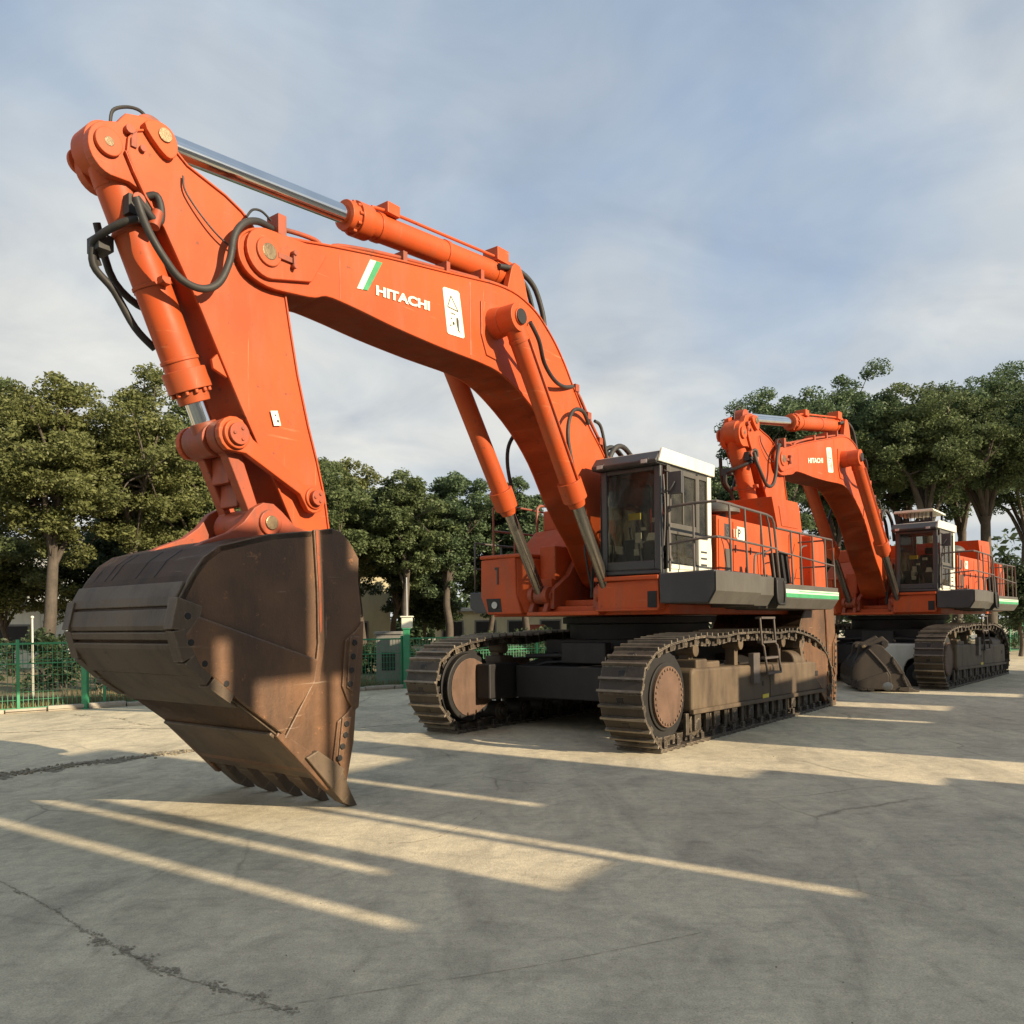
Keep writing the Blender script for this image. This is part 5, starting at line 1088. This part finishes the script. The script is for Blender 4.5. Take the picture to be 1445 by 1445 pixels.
# shrubs behind the fence
def shrub(x, y, w, h, seed, label, mat='leaf_hedge', n=5200):
    rng = np.random.default_rng(seed); cen = np.stack([rng.uniform(-w / 2, w / 2, 26), rng.uniform(-.7, .7, 26), rng.uniform(.15, .8, 26) * h], 1)
    rad = rng.uniform(.35, .65, 26); t = empty('shrub', (x, y, 0)); tag(t, label, 'shrub', 'shrubs along the fence')
    me = leaves_mesh('foliage', cen, rad, [n // 26] * 26, .075, rng, mat, .8); o = bpy.data.objects.new('foliage', me); COL.objects.link(o); o.parent = t
    b = MB()
    for k in range(7): c = cen[k]; b.tube([(c[0] * .3, c[1] * .3, 0), tuple(c * .7), tuple(c)], [.03, .008], 5)
    b.build('stems', 'bark', t)
for k, (x, y, w, h, lab) in enumerate([(-17.5, 23.5, 4.5, 1.9, 'dark shrub behind the fence at the left edge of the photo'), (-14.0, 26.5, 4.5, 2.2, 'dark shrub at the foot of the large left trunk'), (-11.5, 29.5, 4.5, 2.1, 'dark shrub behind the yellow sign left of the bucket'),
                                       (-8.4, 31.0, 4.5, 2.2, 'dark shrub hidden behind the bucket'), (-5.4, 34.5, 3.2, 1.3, 'low shrub behind the gate right of the bucket'), (-1.0, 36.5, 4.5, 1.9, 'dark shrub behind the fence above the far track'), (3.2, 38.5, 4.5, 1.9, 'dark shrub behind the front excavator undercarriage'),
                                       (8.5, 44, 5, 2.4, 'dark shrub behind the front excavator cab'), (27.5, 50.5, 6, 3.0, 'dark shrub behind the rear excavator tracks'), (33.5, 52.5, 6, 2.8, 'dark shrub behind the green fence at the right edge')]):
    shrub(x, y, w, h, 100 + k, lab)
# far wood, one mass
rng = np.random.default_rng(77)
cen = np.stack([rng.uniform(-75, 95, 420), rng.uniform(74, 86, 420), np.abs(rng.normal(0, 3.4, 420)) + .8], 1); cen[:, 2] = np.minimum(cen[:, 2], 8.2)
me = leaves_mesh('far_wood', cen, rng.uniform(1.6, 2.8, 420), [95] * 420, .36, rng, 'leaf_hedge', .8); o = bpy.data.objects.new('far_wood', me); COL.objects.link(o); tag(o, 'far dark wood behind all the trees', 'wood', kind='stuff')
# dry grass and leaf litter on the verge
rng = np.random.default_rng(78); n = 14000
u = rng.random(n) * 6.0; seg_ = np.minimum(u.astype(int), 5); fr_ = u - seg_; F = np.array(fl[:7]); base = F[seg_] + (F[seg_ + 1] - F[seg_]) * fr_[:, None]
dv = np.abs(rng.normal(0, 1.6, n)); base = base + np.stack([-dv * .6, dv * .8], 1)
C = np.stack([base[:, 0], base[:, 1], np.full(n, .05)], 1); hgt = rng.uniform(.06, .26, n); dr = rng.normal(0, .08, (n, 2)); ax = rng.normal(size=(n, 2)); ax /= np.linalg.norm(ax, axis=1)[:, None]; ax *= .012
V = np.stack([C + np.c_[ax, np.zeros(n)], C - np.c_[ax, np.zeros(n)], C + np.c_[dr, hgt]], 1).reshape(-1, 3)
me = bpy.data.meshes.new('dry_grass'); me.vertices.add(3 * n); me.vertices.foreach_set('co', V.ravel().astype(np.float32)); me.loops.add(3 * n); me.loops.foreach_set('vertex_index', np.arange(3 * n, dtype=np.int32)); me.polygons.add(n); me.polygons.foreach_set('loop_start', np.arange(0, 3 * n, 3, dtype=np.int32)); me.update(calc_edges=True); me.materials.append(M['dry_grass'])
o = bpy.data.objects.new('dry_grass', me); COL.objects.link(o); tag(o, 'dry yellow grass and litter along the foot of the fence', 'grass', kind='stuff')

# ------------------------------------------------------------------ added shade blockers: unseen stepped blocks to the right, slits shaped for light streaks
AZ = R(-34); SU = Vector((math.cos(AZ), math.sin(AZ))); QU = Vector((-SU.y, SU.x)); EL = R(22)
S0 = 10.0
blocks = [(-14, 4.27, 10.5), (4.27, 4.42, 5.6), (4.42, 5.12, 10.5), (5.12, 5.26, 6.0), (5.26, 5.57, 10.5), (5.57, 6.5, 5.4), (6.5, 6.62, 9), (6.62, 6.78, 4.6), (6.78, 7.97, 9.6), (7.97, 8.13, 6.1), (8.13, 9.8, 7.5), (9.8, 10.85, 9.0),
          (10.85, 11.6, 5.5), (11.6, 12.2, 4.6), (12.2, 14.0, 3.2), (14.0, 15.4, 6.6), (15.4, 17.3, 7.2), (17.3, 18.35, 6.9), (18.35, 18.6, 5.0), (18.6, 20.95, 6.8), (20.95, 22.1, 5.0), (22.1, 25.3, 7.2), (25.3, 26.4, 4.5), (26.4, 38, 6.6)]
b = MB()
for q0, q1, h in blocks:
    p = [SU * s + QU * q for s, q in ((S0, q0), (S0 + 2.4, q0), (S0 + 2.4, q1), (S0, q1))]
    b.hexa([(v.x, v.y, 0) for v in p], [(v.x, v.y, h) for v in p])
for q0, q1, z0, z1 in ((4.2, 5.42, 8.9, 10.4), (5.42, 6.32, 8.45, 10.4), (6.45, 6.9, 8.45, 10.4)):  # added lintels closing the tops of the light slits
    p = [SU * s + QU * q for s, q in ((S0, q0), (S0 + .25, q0), (S0 + .25, q1), (S0, q1))]; b.hexa([(v.x, v.y, z0) for v in p], [(v.x, v.y, z1) for v in p])
o = b.build('shade_blocks', 'roof_tin'); tag(o, 'added stepped blocks unseen beyond the right side of the yard, to shade the concrete', 'building')

# ------------------------------------------------------------------ light and sky
sun = bpy.data.lights.new('sun', 'SUN'); sun.energy = 3.75; sun.angle = R(.45); sun.color = (1.0, .83, .60)
so_ = bpy.data.objects.new('sun', sun); COL.objects.link(so_)
sv = Vector((SU.x * math.cos(EL), SU.y * math.cos(EL), math.sin(EL))); so_.rotation_euler = sv.to_track_quat('Z', 'Y').to_euler(); so_.location = sv * 60
w = bpy.data.worlds.new('World'); SC.world = w; w.use_nodes = True; nt = w.node_tree; nt.nodes.clear()
out = nt.nodes.new('ShaderNodeOutputWorld'); bg = nt.nodes.new('ShaderNodeBackground'); nt.links.new(bg.outputs[0], out.inputs[0]); bg.inputs[1].default_value = .10
sky = nt.nodes.new('ShaderNodeTexSky'); sky.sky_type = 'NISHITA'; sky.sun_disc = False; sky.sun_elevation = EL; sky.sun_rotation = math.atan2(sv.x, sv.y); sky.air_density = 1.2; sky.dust_density = 2.0
tc = nt.nodes.new('ShaderNodeTexCoord'); sx = nt.nodes.new('ShaderNodeSeparateXYZ'); nt.links.new(tc.outputs['Generated'], sx.inputs[0])
def mth(op, a, b_, clamp=False):
    m = nt.nodes.new('ShaderNodeMath'); m.operation = op; m.use_clamp = clamp
    for s, v in ((m.inputs[0], a), (m.inputs[1], b_)):
        if hasattr(v, 'is_output'): nt.links.new(v, s)
        else: s.default_value = v
    return m.outputs[0]
den = mth('ADD', mth('MAXIMUM', sx.outputs[2], 0.), .30)
cx = nt.nodes.new('ShaderNodeCombineXYZ'); nt.links.new(mth('DIVIDE', sx.outputs[0], den), cx.inputs[0]); nt.links.new(mth('DIVIDE', sx.outputs[1], den), cx.inputs[1])
def cl(scale, detail, rough, loc, stretch=(1, 1, 1), dist=.3, rz=0.):
    mp = nt.nodes.new('ShaderNodeMapping'); mp.inputs['Location'].default_value = loc; mp.inputs['Scale'].default_value = stretch; mp.inputs['Rotation'].default_value = (0, 0, rz); nt.links.new(cx.outputs[0], mp.inputs[0])
    n_ = nt.nodes.new('ShaderNodeTexNoise'); n_.inputs['Scale'].default_value = scale; n_.inputs['Detail'].default_value = detail; n_.inputs['Roughness'].default_value = rough; n_.inputs['Distortion'].default_value = dist
    nt.links.new(mp.outputs[0], n_.inputs['Vector']); return n_.outputs['Fac']
CS = 10.0
def cc(c): return tuple(v * CS for v in c)
c_dark, c_lite, c_blue = cc((.172, .218, .282)), cc((.345, .350, .342)), cc((.14, .195, .30))
side = mth('MULTIPLY', sx.outputs[0], -.09)            # the cloud deck is thinner and paler to the left and low down
lowz = mth('MULTIPLY', mth('SUBTRACT', .42, sx.outputs[2]), .38)
tone_v = mth('ADD', mth('ADD', cl(1.2, 5, .50, (3.6, 12.7, 0), (1, .8, 1), .3, .8), side), lowz)
tone = ramp(nt, tone_v, [(.38, (0, 0, 0)), (.62, (1, 1, 1))]).outputs[0]
cloud = mixc(nt, tone, c_dark, c_lite)
fine = ramp(nt, cl(3.2, 7, .58, (.4, 5.2, 0), (1, 1.2, 1), .6), [(.30, (.86, .875, .90)), (.70, (1.12, 1.11, 1.08))]).outputs[0]
cloud = mixc(nt, 1., cloud, fine, 'MULTIPLY')
gap = ramp(nt, cl(.9, 6, .55, (5.3, 9.2, 0), rz=.8), [(.50, (0, 0, 0)), (.68, (1, 1, 1))]).outputs[0]
skyc = mixc(nt, .5, sky.outputs[0], c_blue)
colr = mixc(nt, mth('MULTIPLY', gap, .6), cloud, skyc)
nt.links.new(colr, bg.inputs[0])

# ------------------------------------------------------------------ camera
cam = bpy.data.cameras.new('camera'); co = bpy.data.objects.new('camera', cam); COL.objects.link(co)
cam.sensor_width = 36; cam.sensor_fit = 'HORIZONTAL'; cam.lens = 36 * 1171 / 1445; cam.shift_y = (878.6 - 722.5) / 1445; cam.clip_end = 3000; cam.clip_start = .05
cr, sr = math.cos(.0115), math.sin(.0115)
co.matrix_world = Matrix(((cr, sr, 0, 0), (0, 0, -1, 0), (-sr, cr, 0, H_EYE), (0, 0, 0, 1)))
SC.camera = co
SC.view_settings.view_transform = 'Standard'; SC.view_settings.look = 'None'; SC.view_settings.gamma = 1; SC.view_settings.exposure = 1.10
SC.cycles.max_bounces = 6; SC.cycles.transparent_max_bounces = 12
